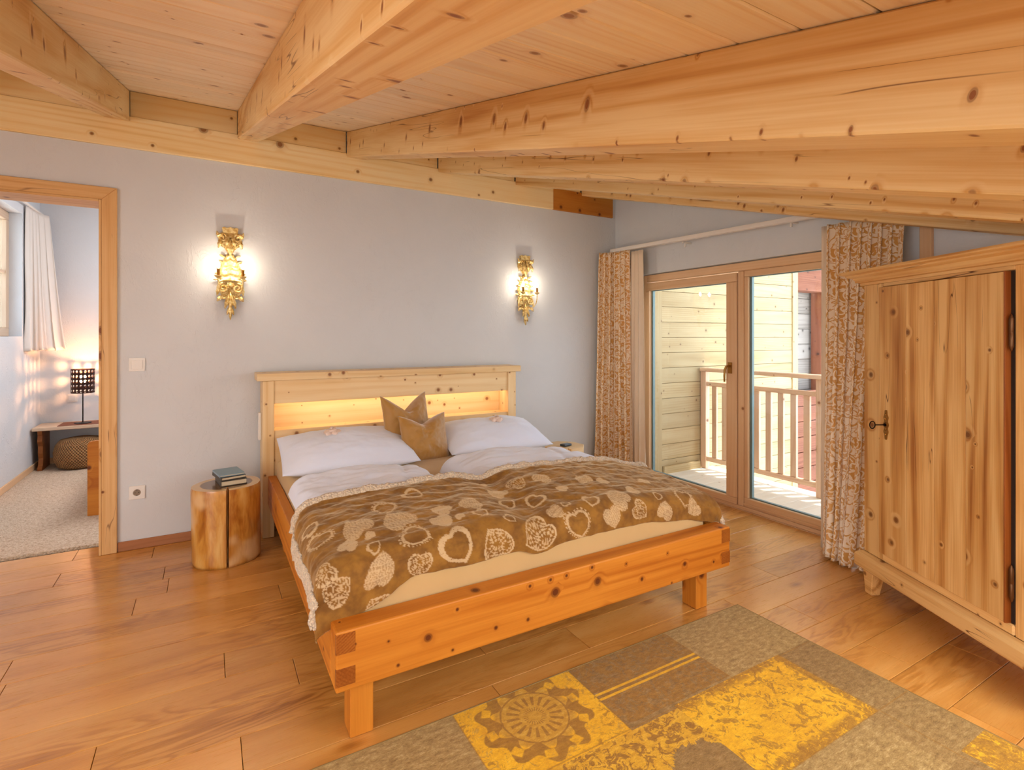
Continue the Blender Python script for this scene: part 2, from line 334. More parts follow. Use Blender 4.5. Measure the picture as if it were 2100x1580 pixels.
def rug():
    s = NT('patchwork_rug'); P = s.coord(); x, y, z = s.sep(P)
    # P in world metres (object at the origin)
    fine = s.noise(s.vec('MULTIPLY', P, (110.0, 330.0, 1.0)), 1.0, 3.0, 0.75)
    med = s.noise(s.vec('MULTIPLY', P, (30.0, 70.0, 1.0)), 1.0, 3.0, 0.6)
    big = s.noise(P, 5.0, 2.0)
    blot = s.noise(P, 24.0, 5.0, 0.72, 1.6)
    def rect(x0, x1, y0, y1):
        a = s.mul(s.math('GREATER_THAN', x, x0), s.math('LESS_THAN', x, x1)); b = s.mul(s.math('GREATER_THAN', y, y0), s.math('LESS_THAN', y, y1))
        return s.mul(a, b)
    g = s.math('ADD', s.mul(fine, 0.5), s.mul(med, 0.5), clamp=True)
    beige = s.ramp(g, [(0.30, srgb('#745422')), (0.52, srgb('#ac8c50')), (0.72, srgb('#d8be86'))])
    taupe = s.ramp(g, [(0.30, srgb('#66481c')), (0.52, srgb('#96743c')), (0.75, srgb('#bc9c66'))])
    yel = s.ramp(s.add(s.mul(g, 0.8), s.mul(s.sub(big, 0.5), 0.3)), [(0.25, srgb('#cc9004')), (0.45, srgb('#f0b808')), (0.65, srgb('#ffd840'))])
    ochre = s.ramp(g, [(0.3, srgb('#a87410')), (0.52, srgb('#cc9a28')), (0.75, srgb('#e8c058'))])
    brown = s.ramp(g, [(0.3, srgb('#805410')), (0.52, srgb('#a07018')), (0.75, srgb('#c09038'))])
    # base: beige patches of slightly different tone
    cell = s.node('ShaderNodeTexWhiteNoise', noise_dimensions='2D')
    s.put(cell.inputs['Vector'], s.comb(s.math('FLOOR', s.mul(x, 2.0)), s.math('FLOOR', s.mul(s.add(y, 0.33), 3.1)), 0.0))
    c = s.mix(cell.outputs['Value'], beige, taupe)
    c = s.mix(rect(-1.72,-1.22,-2.63,-2.2), c, beige)
    c = s.mix(rect(-3.3,-2.711,-2.75,-2.2), c, beige)
    # grey brown floral patch with ochre double stripe
    fl = s.step(blot, 0.44, 0.52); c2 = s.mix(s.mul(fl, 0.75), taupe, brown)
    st = s.mx(s.step(s.math('ABSOLUTE', s.add(y, 2.455)), 0.004, 0.007, 1.0, 0.0), s.step(s.math('ABSOLUTE', s.add(y, 2.480)), 0.004, 0.007, 1.0, 0.0))
    c2 = s.mix(s.mul(st, 0.9), c2, yel)
    c = s.mix(rect(-2.229,-1.715,-2.62,-2.2), c, c2)
    # medallion patch
    cx, cy = -2.47, -2.43
    dx = s.sub(x, cx); dy = s.sub(y, cy); r = s.math('SQRT', s.add(s.mul(dx,dx), s.mul(dy,dy))); th = s.math('ARCTAN2', dy, dx)
    pet = s.mul(s.math('SINE', s.mul(th, 18.0)), 1.0)
    rj = s.add(r, s.mul(s.sub(blot, 0.5), 0.012))
    spokes = s.mul(s.step(pet, 0.1, 0.5), s.mul(s.step(rj, 0.050, 0.056), s.step(rj, 0.094, 0.100, 1.0, 0.0)))
    edge = s.add(0.185, s.mul(s.math('SINE', s.mul(th, 10.0)), 0.018))
    ringm = s.mul(s.step(s.sub(rj, edge), -0.055, -0.050), s.step(s.sub(rj, edge), 0.0, 0.006, 1.0, 0.0))
    bl = s.mul(s.step(s.math('SINE', s.add(s.mul(th, 10.0), 1.0)), 0.3, 0.6), s.mul(s.step(rj, 0.148, 0.153), s.step(rj, 0.180, 0.186, 1.0, 0.0)))
    line = s.mul(s.step(rj, 0.112, 0.115), s.step(rj, 0.118, 0.122, 1.0, 0.0))
    dots = s.mul(s.step(s.math('SINE', s.mul(th, 26.0)), 0.2, 0.6), s.mul(s.step(rj, 0.022, 0.026), s.step(rj, 0.038, 0.042, 1.0, 0.0)))
    mk = s.mx(s.mx(spokes, line), s.mx(s.mul(ringm, s.sub(1.0, s.mul(bl, 0.9))), dots))
    inner = s.step(rj, 0.13, 0.15, 1.0, 0.0)
    c3 = s.mix(inner, s.mix(s.step(blot, 0.40, 0.46, 1.0, 0.0), yel, ochre), ochre)
    c3 = s.mix(s.mul(mk, 0.9), c3, brown)
    c3 = s.mix(s.mul(s.step(blot, 0.54, 0.60), s.mul(s.step(rj, 0.21, 0.24), 0.7)), c3, brown)
    c = s.mix(rect(-2.711,-2.229,-2.645,-2.2), c, c3)
    # bright yellow patch and the floral ochre one left of it
    wear = s.step(s.noise(P, 21.0, 4.0, 0.74, 1.6), 0.53, 0.57)
    c4 = s.mix(s.mul(wear, 0.75), yel, brown)
    border = s.mx(s.step(y, -2.675, -2.65), s.mx(s.step(x, -1.475, -1.455), s.step(y, -2.945, -2.975)))
    c4 = s.mix(s.mul(s.mul(border, s.step(blot, 0.38, 0.5)), 0.8), c4, brown)
    c = s.mix(rect(-2.02,-1.43,-3.0,-2.63), c, c4)
    dx2 = s.add(x, 2.13); dy2 = s.add(y, 2.93); r2 = s.add(s.math('SQRT', s.add(s.mul(dx2,dx2), s.mul(dy2,dy2))), s.mul(s.sub(blot, 0.5), 0.12))
    c5 = s.mix(s.step(blot, 0.45, 0.50), brown, s.mix(0.45, ochre, yel))
    c5 = s.mix(s.step(r2, 0.15, 0.155, 1.0, 0.0), c5, taupe)
    c = s.mix(rect(-2.60,-2.02,-3.3,-2.645), c, c5)
    c = s.mix(rect(-1.40,-1.0,-3.8,-3.22), c, c4)
    # seams between patches
    def seam(v, at): return s.step(s.math('ABSOLUTE', s.sub(v, at)), 0.001, 0.004, 1.0, 0.0)
    sm = seam(x, -2.711)
    for at in (-2.229, -1.715): sm = s.mx(sm, s.mul(seam(x, at), s.math('GREATER_THAN', y, -2.64)))
    sm = s.mx(sm, seam(y, -2.638)); sm = s.mx(sm, s.mul(seam(y, -3.0), s.math('GREATER_THAN', x, -2.0))); sm = s.mx(sm, s.mul(seam(x, -1.425), s.math('LESS_THAN', y, -2.63)))
    c = s.mix(s.mul(sm, 0.55), c, brown)
    s.bsdf(c, 0.92, normal=s.bump(s.add(fine, med), 0.5, 0.004), **{'Sheen Weight': 0.1}); return s.m
M['rug'] = rug()
M['rug_edge'] = plain('rug_binding', srgb('#8e7444'), 0.9)

# ------------------------------------------------------------------ object helpers
WM = {}
def setp(o, world, parent=None):
    WM[o.name] = world.copy()
    if parent is not None:
        o.parent = parent; o.matrix_parent_inverse = WM[parent.name].inverted()
    o.matrix_basis = world
def tag(o, label=None, cat=None, group=None, kind=None):
    if label: o['label'] = label
    if cat: o['category'] = cat
    if group: o['group'] = group
    if kind: o['kind'] = kind
    return o
def empty(name, loc=(0,0,0), rotz=0.0, label=None, cat=None, group=None, kind=None):
    o = bpy.data.objects.new(name, None); COL.objects.link(o); o.empty_display_size = 0.1
    setp(o, Matrix.Translation(loc) @ Matrix.Rotation(rotz, 4, 'Z'))
    return tag(o, label, cat, group, kind)
def obj(name, me, mat, parent=None, world=None, smooth=False):
    if isinstance(me, bmesh.types.BMesh):
        bm = me; me = bpy.data.meshes.new(name); bm.normal_update(); bm.to_mesh(me); bm.free()
    if smooth:
        for p in me.polygons: p.use_smooth = True
    if mat and not me.materials: me.materials.append(mat if not isinstance(mat, str) else M[mat])
    o = bpy.data.objects.new(name, me); COL.objects.link(o)
    setp(o, world if world is not None else Matrix.Identity(4), parent)
    return o
def bevel(bm, w, seg=1):
    if w > 0: bmesh.ops.bevel(bm, geom=list(bm.edges), offset=w, segments=seg, affect='EDGES', profile=0.5)
def cubebm(sx, sy, sz, bv=0.0, seg=1):
    bm = bmesh.new(); bmesh.ops.create_cube(bm, size=1.0)
    bmesh.ops.scale(bm, vec=(sx,sy,sz), verts=bm.verts); bevel(bm, bv, seg); return bm
def frame_m(ax, side, origin):
    ax = Vector(ax).normalized(); sd = Vector(side); sd = (sd - ax*sd.dot(ax)).normalized(); up = ax.cross(sd)
    m = Matrix((ax, sd, up)).transposed().to_4x4(); m.translation = origin; return m
def box(name, lo, hi, mat, parent=None, grain=None, bv=0.002, seg=1):
    """axis-aligned box; its local X (the grain) runs along `grain` (default: longest side)"""
    lo = Vector(lo); hi = Vector(hi); d = hi-lo; c = (lo+hi)/2
    if grain is None: grain = max(range(3), key=lambda i: d[i])
    else: grain = 'xyz'.index(grain)
    axes = {0: ((1,0,0),(0,1,0)), 1: ((0,1,0),(-1,0,0)), 2: ((0,0,1),(0,1,0))}[grain]
    m = frame_m(axes[0], axes[1], c)
    s3 = {0: (d.x,d.y,d.z), 1: (d.y,d.x,d.z), 2: (d.z,d.y,d.x)}[grain]
    return obj(name, cubebm(*s3, min(bv, min(s3)*0.3), seg), mat, parent, m)
def lbox(name, W0, lo, hi, mat, parent=None, grain=None, bv=0.002, seg=1):
    """box given in the local frame W0"""
    lo = Vector(lo); hi = Vector(hi); d = hi-lo; c = (lo+hi)/2
    if grain is None: grain = max(range(3), key=lambda i: d[i])
    else: grain = 'xyz'.index(grain)
    axes = {0: ((1,0,0),(0,1,0)), 1: ((0,1,0),(-1,0,0)), 2: ((0,0,1),(0,1,0))}[grain]
    m = W0 @ frame_m(axes[0], axes[1], c)
    s3 = {0: (d.x,d.y,d.z), 1: (d.y,d.x,d.z), 2: (d.z,d.y,d.x)}[grain]
    return obj(name, cubebm(*s3, min(bv, min(s3)*0.3), seg), mat, parent, m)
def tube(bm, pts, rad, seg=8, cap=True):
    pts = [Vector(p) for p in pts]; n = len(pts); rads = rad if isinstance(rad, (list, tuple)) else [rad]*n
    rings = []; prev = None
    for i, p in enumerate(pts):
        t = (pts[min(i+1,n-1)]-pts[max(i-1,0)]).normalized()
        if prev is None:
            a = Vector((0,0,1)) if abs(t.z) < 0.9 else Vector((1,0,0)); u = t.cross(a).normalized()
        else:
            u = prev - t*prev.dot(t); u.normalize()
        prev = u; v = t.cross(u)
        rings.append([bm.verts.new(p + (u*math.cos(2*math.pi*k/seg)+v*math.sin(2*math.pi*k/seg))*rads[i]) for k in range(seg)])
    for i in range(n-1):
        for k in range(seg): bm.faces.new((rings[i][k], rings[i][(k+1)%seg], rings[i+1][(k+1)%seg], rings[i+1][k]))
    if cap:
        bm.faces.new(rings[0][::-1]); bm.faces.new(rings[-1])
    return bm
def lathe(prof, seg=24, bm=None, c=(0,0,0)):
    bm = bm or bmesh.new(); rings = []
    for r, z in prof: rings.append([bm.verts.new((c[0]+r*math.cos(2*math.pi*k/seg), c[1]+r*math.sin(2*math.pi*k/seg), c[2]+z)) for k in range(seg)])
    for a, b in zip(rings, rings[1:]):
        for k in range(seg): bm.faces.new((a[k], a[(k+1)%seg], b[(k+1)%seg], b[k]))
    bm.faces.new(rings[0][::-1]); bm.faces.new(rings[-1]); return bm
def prism(bm, pts, y0, y1):
    """outline pts (x,z), extruded from y0 to y1"""
    a = [bm.verts.new((x, y0, z)) for x, z in pts]; b = [bm.verts.new((x, y1, z)) for x, z in pts]; n = len(pts)
    bm.faces.new(a); bm.faces.new(b[::-1])
    for i in range(n): bm.faces.new((a[i], b[i], b[(i+1)%n], a[(i+1)%n]))
    bmesh.ops.recalc_face_normals(bm, faces=bm.faces)
    return bm
def grid_mesh(name, fn, nu, nv, closed_u=False):
    vs = [fn(i/(nu-1) if not closed_u else i/nu, j/(nv-1)) for j in range(nv) for i in range(nu)]
    fs = []
    for j in range(nv-1):
        for i in range(nu-1 if not closed_u else nu):
            i2 = (i+1) % nu; fs.append((j*nu+i, j*nu+i2, (j+1)*nu+i2, (j+1)*nu+i))
    me = bpy.data.meshes.new(name); me.from_pydata(vs, [], fs); me.update(); return me

# ------------------------------------------------------------------ setting: walls
WT = 2.443                                         # top of the headboard wall, underside of the purlin
SL = 0.2847                                        # roof slope: rises towards the headboard wall
def zc(y): return 2.797 + SL*y                     # underside of ceiling boards
def zr(y): return 2.612 + SL*y                     # underside of rafters
XL, YF = -7.0, -5.35
def struct(o): o['kind'] = 'structure'; return o
def multi_box(name, boxes, mat):
    bm = bmesh.new()
    for lo, hi in boxes:
        lo = Vector(lo); hi = Vector(hi); r = bmesh.ops.create_cube(bm, size=1.0)['verts']
        bmesh.ops.scale(bm, vec=hi-lo, verts=r); bmesh.ops.translate(bm, vec=(lo+hi)/2, verts=r)
    return struct(obj(name, bm, mat))
DX0, DX1, DZ = -4.80, -3.98, 2.114                 # doorway
multi_box('wall_back', [((XL,0,0),(DX0,0.2,WT)), ((DX0,0,DZ),(DX1,0.2,WT)), ((DX1,0,0),(0.0,0.2,WT))], 'plaster')
multi_box('trim_2', [((XL,0.06,2.6372),(-0.001,0.2,2.85))], 'plaster'); multi_box('trim_3', [((-0.0425,0.0005,WT+0.0005),(-0.0005,0.05,2.79))], 'plaster')
def wall_x(name, x0, x1, ops, y0, y1, mat='plaster'):
    """gable wall following the roof slope with rectangular openings (ya, yb, za, zb)"""
    bm = bmesh.new()
    def pz(ya, yb, za0, za1, zb0, zb1):
        v = [bm.verts.new(p) for p in ((x0,ya,za0),(x0,yb,zb0),(x0,yb,zb1),(x0,ya,za1),(x1,ya,za0),(x1,yb,zb0),(x1,yb,zb1),(x1,ya,za1))]
        for f in ((0,1,2,3),(7,6,5,4),(0,4,5,1),(1,5,6,2),(2,6,7,3),(3,7,4,0)): bm.faces.new([v[i] for i in f])
    ys = sorted({y0, y1, *[q for o in ops for q in o[:2]]})
    for ya, yb in zip(ys, ys[1:]):
        op = [o for o in ops if o[0] <= ya and o[1] >= yb]
        if not op: pz(ya, yb, 0, zc(ya), 0, zc(yb))
        else:
            if op[0][2] > 0: pz(ya, yb, 0, op[0][2], 0, op[0][2])
            pz(ya, yb, op[0][3], zc(ya), op[0][3], zc(yb))
    bmesh.ops.recalc_face_normals(bm, faces=bm.faces)
    return struct(obj(name, bm, mat))
BY0, BY1, BZ = -2.32, -0.345, 1.86                 # balcony door opening
wall_x('wall_right', 0.0, 0.17, [(BY0, BY1, 0.0, BZ)], YF, 0.2)
wall_x('wall_left', XL-0.2, XL, [], YF, 0.2)
multi_box('wall_front', [((XL,YF-0.2,0),(0.0,YF,1.30))], 'plaster')

# floor of oak planks
fl = struct(box('floor', (XL,YF,-0.05), (0.02,0.2,-0.012), 'dark', bv=0))
seam = -2.203; pitch = 0.1815; PL = 1.29
starts = {}
rows = []
y = seam + pitch*13
while y > YF:
    rows.append(y); y -= pitch
fixed = {1: -4.13, 4: -3.74, 7: -3.375, 9: -3.74}
fr_rng = random.Random(3)
for i, yt in enumerate(rows):
    yb = max(yt-pitch, YF); yt2 = min(yt, 0.2)
    if yt2 <= yb: continue
    k = round((-0.178-yt)/pitch); j0 = {0:-4.13, 3:-3.74+PL, 5:-4.11, 7:-3.375, 9:-3.738}.get(k, XL + fr_rng.random()*PL)
    x = j0 - math.ceil((j0-XL)/PL)*PL
    while x < 0.02:
        a = max(x, XL); b = min(x+PL, 0.02)
        if b-a > 0.02: box('plank', (a+0.0010, yb+0.0011, -0.012), (b-0.0010, yt2-0.0011, 0.0), 'oak', fl, grain='x', bv=0.0012)
        x += PL
# roof: ceiling boards, running parallel to the headboard wall
ce = struct(obj('ceiling', prism(bmesh.new(), [(0,0),(0,0.02),(0.01,0.02),(0.01,0)], 0, 0.01), 'dark', None, Matrix.Translation((-3.5,-2.5,3.2))))
bpy.data.objects.remove(ce)
bmc = bmesh.new()
vv = [bmc.verts.new(p) for p in ((XL-0.2,YF-0.2,zc(YF-0.2)+0.02),(0.17,YF-0.2,zc(YF-0.2)+0.02),(0.17,0.25,zc(0.25)+0.02),(XL-0.2,0.25,zc(0.25)+0.02))]
v2 = [bmc.verts.new(v.co+Vector((0,0,0.08))) for v in vv]
bmc.faces.new(vv[::-1]); bmc.faces.new(v2)
for i in range(4): bmc.faces.new((vv[i], vv[(i+1)%4], v2[(i+1)%4], v2[i]))
ce = struct(obj('ceiling', bmc, 'dark'))
ct = math.atan(SL); bp = 0.1235
yb = -3.04 + bp*26
while yb > YF-0.15:
    y1 = min(yb, 0.22); y0 = yb-bp
    if y1 > y0+0.01:
        ym = (y0+y1)/2; w = (y1-y0)/math.cos(ct) - 0.0045
        m = frame_m((1,0,0), (0,math.cos(ct),math.sin(ct)), Vector(((XL+0.0)/2, ym, zc(ym)+0.01/math.cos(ct))))
        obj('ceiling_board', cubebm(-XL-0.004, w, 0.02, 0.0035), 'ceiling', ce, m)
    yb -= bp

# purlin on top of the wall, blocking boards between the rafters
b = box('purlin', (XL,-0.016,WT+0.001), (-0.738,0.2,2.637), 'purlin', bv=0.003); tag(b, 'long honey spruce beam lying along the top of the headboard wall', 'beam')
b = box('purlin', (-0.7375,-0.016,WT+0.001), (-0.043,0.2,2.637), 'purlin_dark', bv=0.003); tag(b, 'short dark orange beam end piece above the wall near the balcony corner', 'beam')
raf_x = [-3.262-0.711*k for k in range(5,0,-1)] + [-3.262, -2.557, -1.846, -1.135, -0.425]
raf_x = [-6.10, -5.39, -4.68, -3.967, -3.262, -2.557, -1.846, -1.135, -0.425]
RW = 0.123
raf_lab = {-4.68: 'spruce rafter just outside the left photo edge, beyond the one over the doorway', -3.967: 'honey spruce rafter at the top left, over the doorway casing',
  -3.262: 'wide spruce rafter rising to the top centre of the photo, between doorway and bed', -2.557: 'big long spruce rafter above the bed headboard with many knots along its side',
  -1.846: 'spruce rafter directly behind the big knotty one, second from it towards the balcony side', -1.135: 'thin looking spruce rafter third from the window wall corner, behind two larger ones',
  -0.425: 'lowest spruce rafter, nearest to the balcony door wall', -6.10: 'spruce rafter at the gable end outside the picture', -5.39: 'spruce rafter left of the picture edge'}
raf_lab[-1.135] = 'thin looking spruce rafter between the lowest one and the one above it, over the curtain'
raf_lab[-1.846] = 'spruce rafter directly under the big knotty rafter in the photo, over the wardrobe'
LR = (0-YF-0.016)/math.cos(ct)
for x in raf_x:
    bm = bmesh.new()
    # local: x along slope (towards front), z up
    o0 = Vector((x+RW/2, -0.0165, zr(-0.0165)))
    ax = Vector((0,-math.cos(ct),-math.sin(ct)))
    m = frame_m(ax, (1,0,0), o0)   # local y = +X world... z = ax x side
    inv = m.inverted()
    pts = []
    for yy in (-0.0165, YF+0.002):
        for xx in (x, x+RW):
            for zz in (zr(yy), zc(yy)-0.0015): pts.append(inv @ Vector((xx, yy, zz)))
    v = [bm.verts.new(p) for p in pts]
    for f in ((0,1,3,2),(4,6,7,5),(0,2,6,4),(1,5,7,3),(0,4,5,1),(2,3,7,6)): bm.faces.new([v[i] for i in f])
    bmesh.ops.recalc_face_normals(bm, faces=bm.faces)
    bevel(bm, 0.004)
    tag(obj('rafter', bm, 'rafter', None, m), raf_lab[x], 'rafter', 'spruce rafters of the sloping ceiling')
edges = [XL] + [q for x in raf_x for q in (x, x+RW)] + [-0.043]
bl = ['outside the picture at the gable', 'outside the picture, second bay', 'outside the picture, third bay', 'at the left photo edge, over the doorway', 'left of the wide central rafter',
      'left of the long knotty rafter, over the bed', 'just right of the long knotty rafter', 'second right of the long knotty rafter', 'above the dark beam end', 'in the corner']
for i in range(0, len(edges), 2):
    a, b_ = edges[i], edges[i+1]
    if b_-a < 0.05: continue
    k = i//2
    o = box('blocking_board', (a+0.001, -0.002, 2.6373), (b_-0.002, 0.03, zc(-0.002)-0.002), 'purlin', grain='x', bv=0.001)
    tag(o, 'board between rafters, '+bl[min(k, 9)], 'board', 'boards between the rafter ends')

# door casing (mitred)
def casing():
    root = empty('door_1', (-4.39,0,0)); root['kind'] = 'structure'
    w = 0.075; y0 = -0.022
    for name, pts in (('casing_post', [(DX1,0),(DX1+w,0),(DX1+w,DZ+w),(DX1,DZ)]), ('casing_head', [(DX0,DZ),(DX1,DZ),(DX1+w,DZ+w),(DX0-w,DZ+w)]), ('casing_post', [(DX0,0),(DX0-w,0),(DX0-w,DZ+w),(DX0,DZ)])):
        head = name == 'casing_head'
        m = frame_m((1,0,0) if head else (0,0,1), (0,1,0), Vector((pts[0][0], 0, 0.001 if not head else DZ)))
        inv = m.inverted(); bm = bmesh.new(); P = []
        for yy in (y0, -0.0005):
            for (px, pz) in pts: P.append(bm.verts.new(inv @ Vector((px, yy, max(pz, 0.001)))))
        bm.faces.new(P[:4]); bm.faces.new(P[4:][::-1])
        for i in range(4): bm.faces.new((P[i], P[4+i], P[4+(i+1)%4], P[(i+1)%4]))
        bmesh.ops.recalc_face_normals(bm, faces=bm.faces); bevel(bm, 0.0025)
        obj(name, bm, 'casing', root, m)
    box('door_lining', (DX1-0.012, -0.022, 0.001), (DX1-0.0005, 0.21, DZ-0.002), 'casing', root, grain='z', bv=0.001)
    box('door_lining', (DX0+0.0005, -0.022, 0.001), (DX0+0.012, 0.21, DZ-0.002), 'casing', root, grain='z', bv=0.001)
    box('door_lining', (DX0+0.013, -0.022, DZ-0.014), (DX1-0.013, 0.21, DZ-0.001), 'casing', root, grain='x', bv=0.001)
casing()
struct(box('baseboard_back', (DX1+0.077,-0.013,0.0005), (-0.001,-0.0005,0.058), 'base', grain='x', bv=0.003))
struct(box('baseboard_right', (-0.013,YF+0.01,0.0005), (-0.0005,-2.36,0.058), 'base', grain='y', bv=0.003))

# ------------------------------------------------------------------ balcony door (two glazed panels)
FX = 0.03
bd = empty('door_2', (FX,-1.33,0)); bd['kind'] = 'structure'
def fr(name, ya, yb, za, zb, x0=FX, x1=FX+0.075, mat='frame', par=bd, bv=0.004): return box(name, (x0, min(ya,yb), za), (x1, max(ya,yb), zb), mat, par, bv=bv)
fr('frame_post', -0.352, -0.392, 0.002, 1.855); fr('frame_post', -1.345, -1.395, 0.030, 1.79); fr('frame_post', -2.315, -2.26, 0.002, 1.855)
fr('frame_head', -0.393, -2.259, 1.792, 1.855); fr('threshold', -0.393, -2.259, 0.002, 0.029)
box('threshold_base', (0.0205,BY0,-0.05), (0.169,BY1,-0.0005), 'frame', bd, grain='y', bv=0)
box('threshold_strip', (0.0205,BY0+0.05,0.0), (FX-0.0005,BY1-0.05,0.004), 'frame', bd, grain='y', bv=0)
# right, fixed panel
fp = 'fixed_panel_rail'
fr(fp, -1.396, -2.259, 0.030, 0.098, FX+0.004, FX+0.06); fr(fp, -1.396, -2.259, 1.745, 1.791, FX+0.004, FX+0.06)
fr('fixed_panel_stile', -1.396, -1.43, 0.099, 1.744, FX+0.004, FX+0.06); fr('fixed_panel_stile', -2.20, -2.259, 0.099, 1.744, FX+0.004, FX+0.06)
fr('glazing_bead', -1.396, -2.259, 0.045, 0.06, FX-0.004, FX+0.0035)
# left sash
sa = empty('sash', (FX,-0.85,0)); 
sa.parent = bd; sa.matrix_parent_inverse = WM[bd.name].inverted()
def sf(name, *a, **k): return fr(name, *a, par=sa, **k)
sf('sash_rail', -0.393, -1.338, 0.030, 0.080, FX-0.006, FX+0.055); sf('sash_rail', -0.393, -1.338, 1.715, 1.782, FX-0.006, FX+0.055)
sf('sash_stile', -0.393, -0.428, 0.081, 1.714, FX-0.006, FX+0.055); sf('sash_stile', -1.245, -1.338, 0.081, 1.714, FX-0.006, FX+0.055)
for (ya, yb, za, zb, par) in ((-0.428,-1.245,0.080,1.715,sa), (-1.43,-2.20,0.098,1.745,bd)):
    box('glass_pane', (FX+0.020, yb+0.001, za+0.001), (FX+0.024, ya-0.001, zb-0.001), 'glass', par, bv=0)
    bm = bmesh.new()
    for lo, hi in (((FX+0.026,ya-0.018,za),(FX+0.05,ya-0.001,zb)), ((FX+0.026,yb,za),(FX+0.05,yb+0.010,zb)), ((FX+0.026,yb+0.011,za),(FX+0.05,ya-0.019,za+0.008)), ((FX+0.026,yb+0.011,zb-0.006),(FX+0.05,ya-0.019,zb))):
        lo = Vector(lo); hi = Vector(hi); r = bmesh.ops.create_cube(bm, size=1.0)['verts']; bmesh.ops.scale(bm, vec=hi-lo, verts=r); bmesh.ops.translate(bm, vec=(lo+hi)/2, verts=r)
    obj('glazing_spacer', bm, 'spacer', par)
bm = bmesh.new()
tube(bm, [(FX-0.007,-1.285,1.075),(FX-0.03,-1.285,1.075),(FX-0.05,-1.283,1.072),(FX-0.058,-1.275,1.045),(FX-0.058,-1.272,1.00),(FX-0.055,-1.270,0.955)], [0.008,0.008,0.009,0.009,0.008,0.007], 10)
bmesh.ops.create_cube(bm, size=1.0, matrix=Matrix.Translation((FX-0.011,-1.285,1.06)) @ Matrix.Diagonal((0.008,0.032,0.085,1)))
obj('handle', bm, 'bronze', sa, smooth=False)

# curtain track
tr = empty('curtain_track', (-0.1,-1.3,2.07), label='long white curtain track above the balcony door', cat='curtain rail')
bm = bmesh.new()
m_tr = frame_m((0,1,0.022), (1,0,0), Vector((-0.125,-1.30,2.078)))
obj('track_rail', cubebm(2.42, 0.045, 0.032, 0.002), 'white_paint', tr, m_tr)
for yy in (-0.93, -1.83):
    bm = cubebm(0.012, 0.012, 0.045, 0.001); obj('bracket', bm, 'white_paint', tr, Matrix.Translation((-0.07, yy, 2.050-0.0)))
    obj('wall_arm', cubebm(0.10, 0.016, 0.012, 0.001), 'white_paint', tr, Matrix.Translation((-0.052, yy, 2.062)))

# ------------------------------------------------------------------ curtains
def curtain_mesh(name, xy_top, xy_bot, ztop, zbot, folds, amp_t, amp_b, nx=220, nz=60, seed=1, width=1.1, flare=0.0, uvw=None):
    """drapes between two floor-plan polylines; pleats sharpen to the top"""
    rn = random.Random(seed); ph = [rn.uniform(-0.5,0.5) for _ in range(folds*2+4)]
    def lerp_poly(P, t):
        n = len(P)-1; k = min(int(t*n), n-1); f = t*n-k; a = Vector(P[k]); b = Vector(P[k+1]); return a.lerp(b, f), (b-a).normalized()
    def f(u, v):
        pt, tt = lerp_poly(xy_top, u); pb, tb = lerp_poly(xy_bot, u); e = v**0.75
        p = pb.lerp(pt, e); t = tb.lerp(tt, e).normalized(); nrm = Vector((t.y, -t.x))
        w = 2*math.pi*folds*u + 0.9*math.sin(5*u+seed) + 0.5*mnoise.noise(Vector((u*6, v*1.5, seed)))*3*(1-v)
        a = amp_b*(1-v) + amp_t*v
        head = max(0.0, (v-0.93)/0.07)
        s = math.sin(w)*(1-0.25*head) + 0.35*math.sin(2.3*w+1.0)*(1-v)
        x, y = p + nrm*(a*s) + t*(a*0.45*math.sin(2*w))
        z = zbot + (ztop(u)-zbot)*v if callable(ztop) else zbot+(ztop-zbot)*v
        if v == 0: z += 0.006*math.sin(w*1.0)
        return (x, y, z)
    me = grid_mesh(name, f, nx, nz)
    uv = me.uv_layers.new(name='UVMap'); W_ = uvw or width; H_ = (ztop(0.5) if callable(ztop) else ztop)-zbot
    idx = np.empty(len(me.loops), dtype=np.int32); me.loops.foreach_get('vertex_index', idx)
    us = (idx % nx)/(nx-1)*W_; vs = (idx//nx)/(nz-1)*H_
    uv.data.foreach_set('uv', np.stack([us, vs], 1).astype(np.float32).ravel())
    return me
def solid(o, t=0.002):
    md = o.modifiers.new('thickness', 'SOLIDIFY'); md.thickness = t; md.offset = 0; return o
cl = empty('curtain', (-0.2,-0.2,0), label='gold damask curtain with cream lining hanging left of the balcony door, in the corner', cat='curtain', group='balcony door curtains')
solid(obj('damask_panel', curtain_mesh('damask_panel', [(-0.235,-0.045),(-0.15,-0.15),(-0.125,-0.34)], [(-0.31,-0.06),(-0.20,-0.20),(-0.115,-0.37)], 2.085, 0.012, 6, 0.026, 0.036, seed=2, width=0.95), 'damask', cl, smooth=True))
solid(obj('lining', curtain_mesh('lining', [(-0.122,-0.350),(-0.118,-0.500)], [(-0.115,-0.32),(-0.085,-0.50)], 2.065, 0.012, 3, 0.010, 0.014, nx=90, nz=30, seed=5, width=0.4), 'voile', cl, smooth=True))
cr = empty('curtain', (-0.2,-2.3,0), label='gold damask curtain on the right of the balcony door, beside the wardrobe', cat='curtain', group='balcony door curtains')
solid(obj('damask_panel', curtain_mesh('damask_panel', [(-0.13,-2.10),(-0.115,-2.30),(-0.105,-2.50)], [(-0.255,-2.165),(-0.32,-2.30),(-0.27,-2.46)], 1.985, 0.010, 7, 0.026, 0.036, seed=9, width=1.2), 'damask', cr, smooth=True))
solid(obj('lining', curtain_mesh('lining', [(-0.11,-2.055),(-0.10,-2.12)], [(-0.175,-2.085),(-0.215,-2.165)], 1.985, 0.010, 2, 0.006, 0.012, nx=60, nz=30, seed=4, width=0.3), 'voile', cr, smooth=True))
pst = struct(box('trim_1', (-0.035,-2.60,0.002), (-0.001,-2.545,2.02), 'frame', grain='z', bv=0.003))

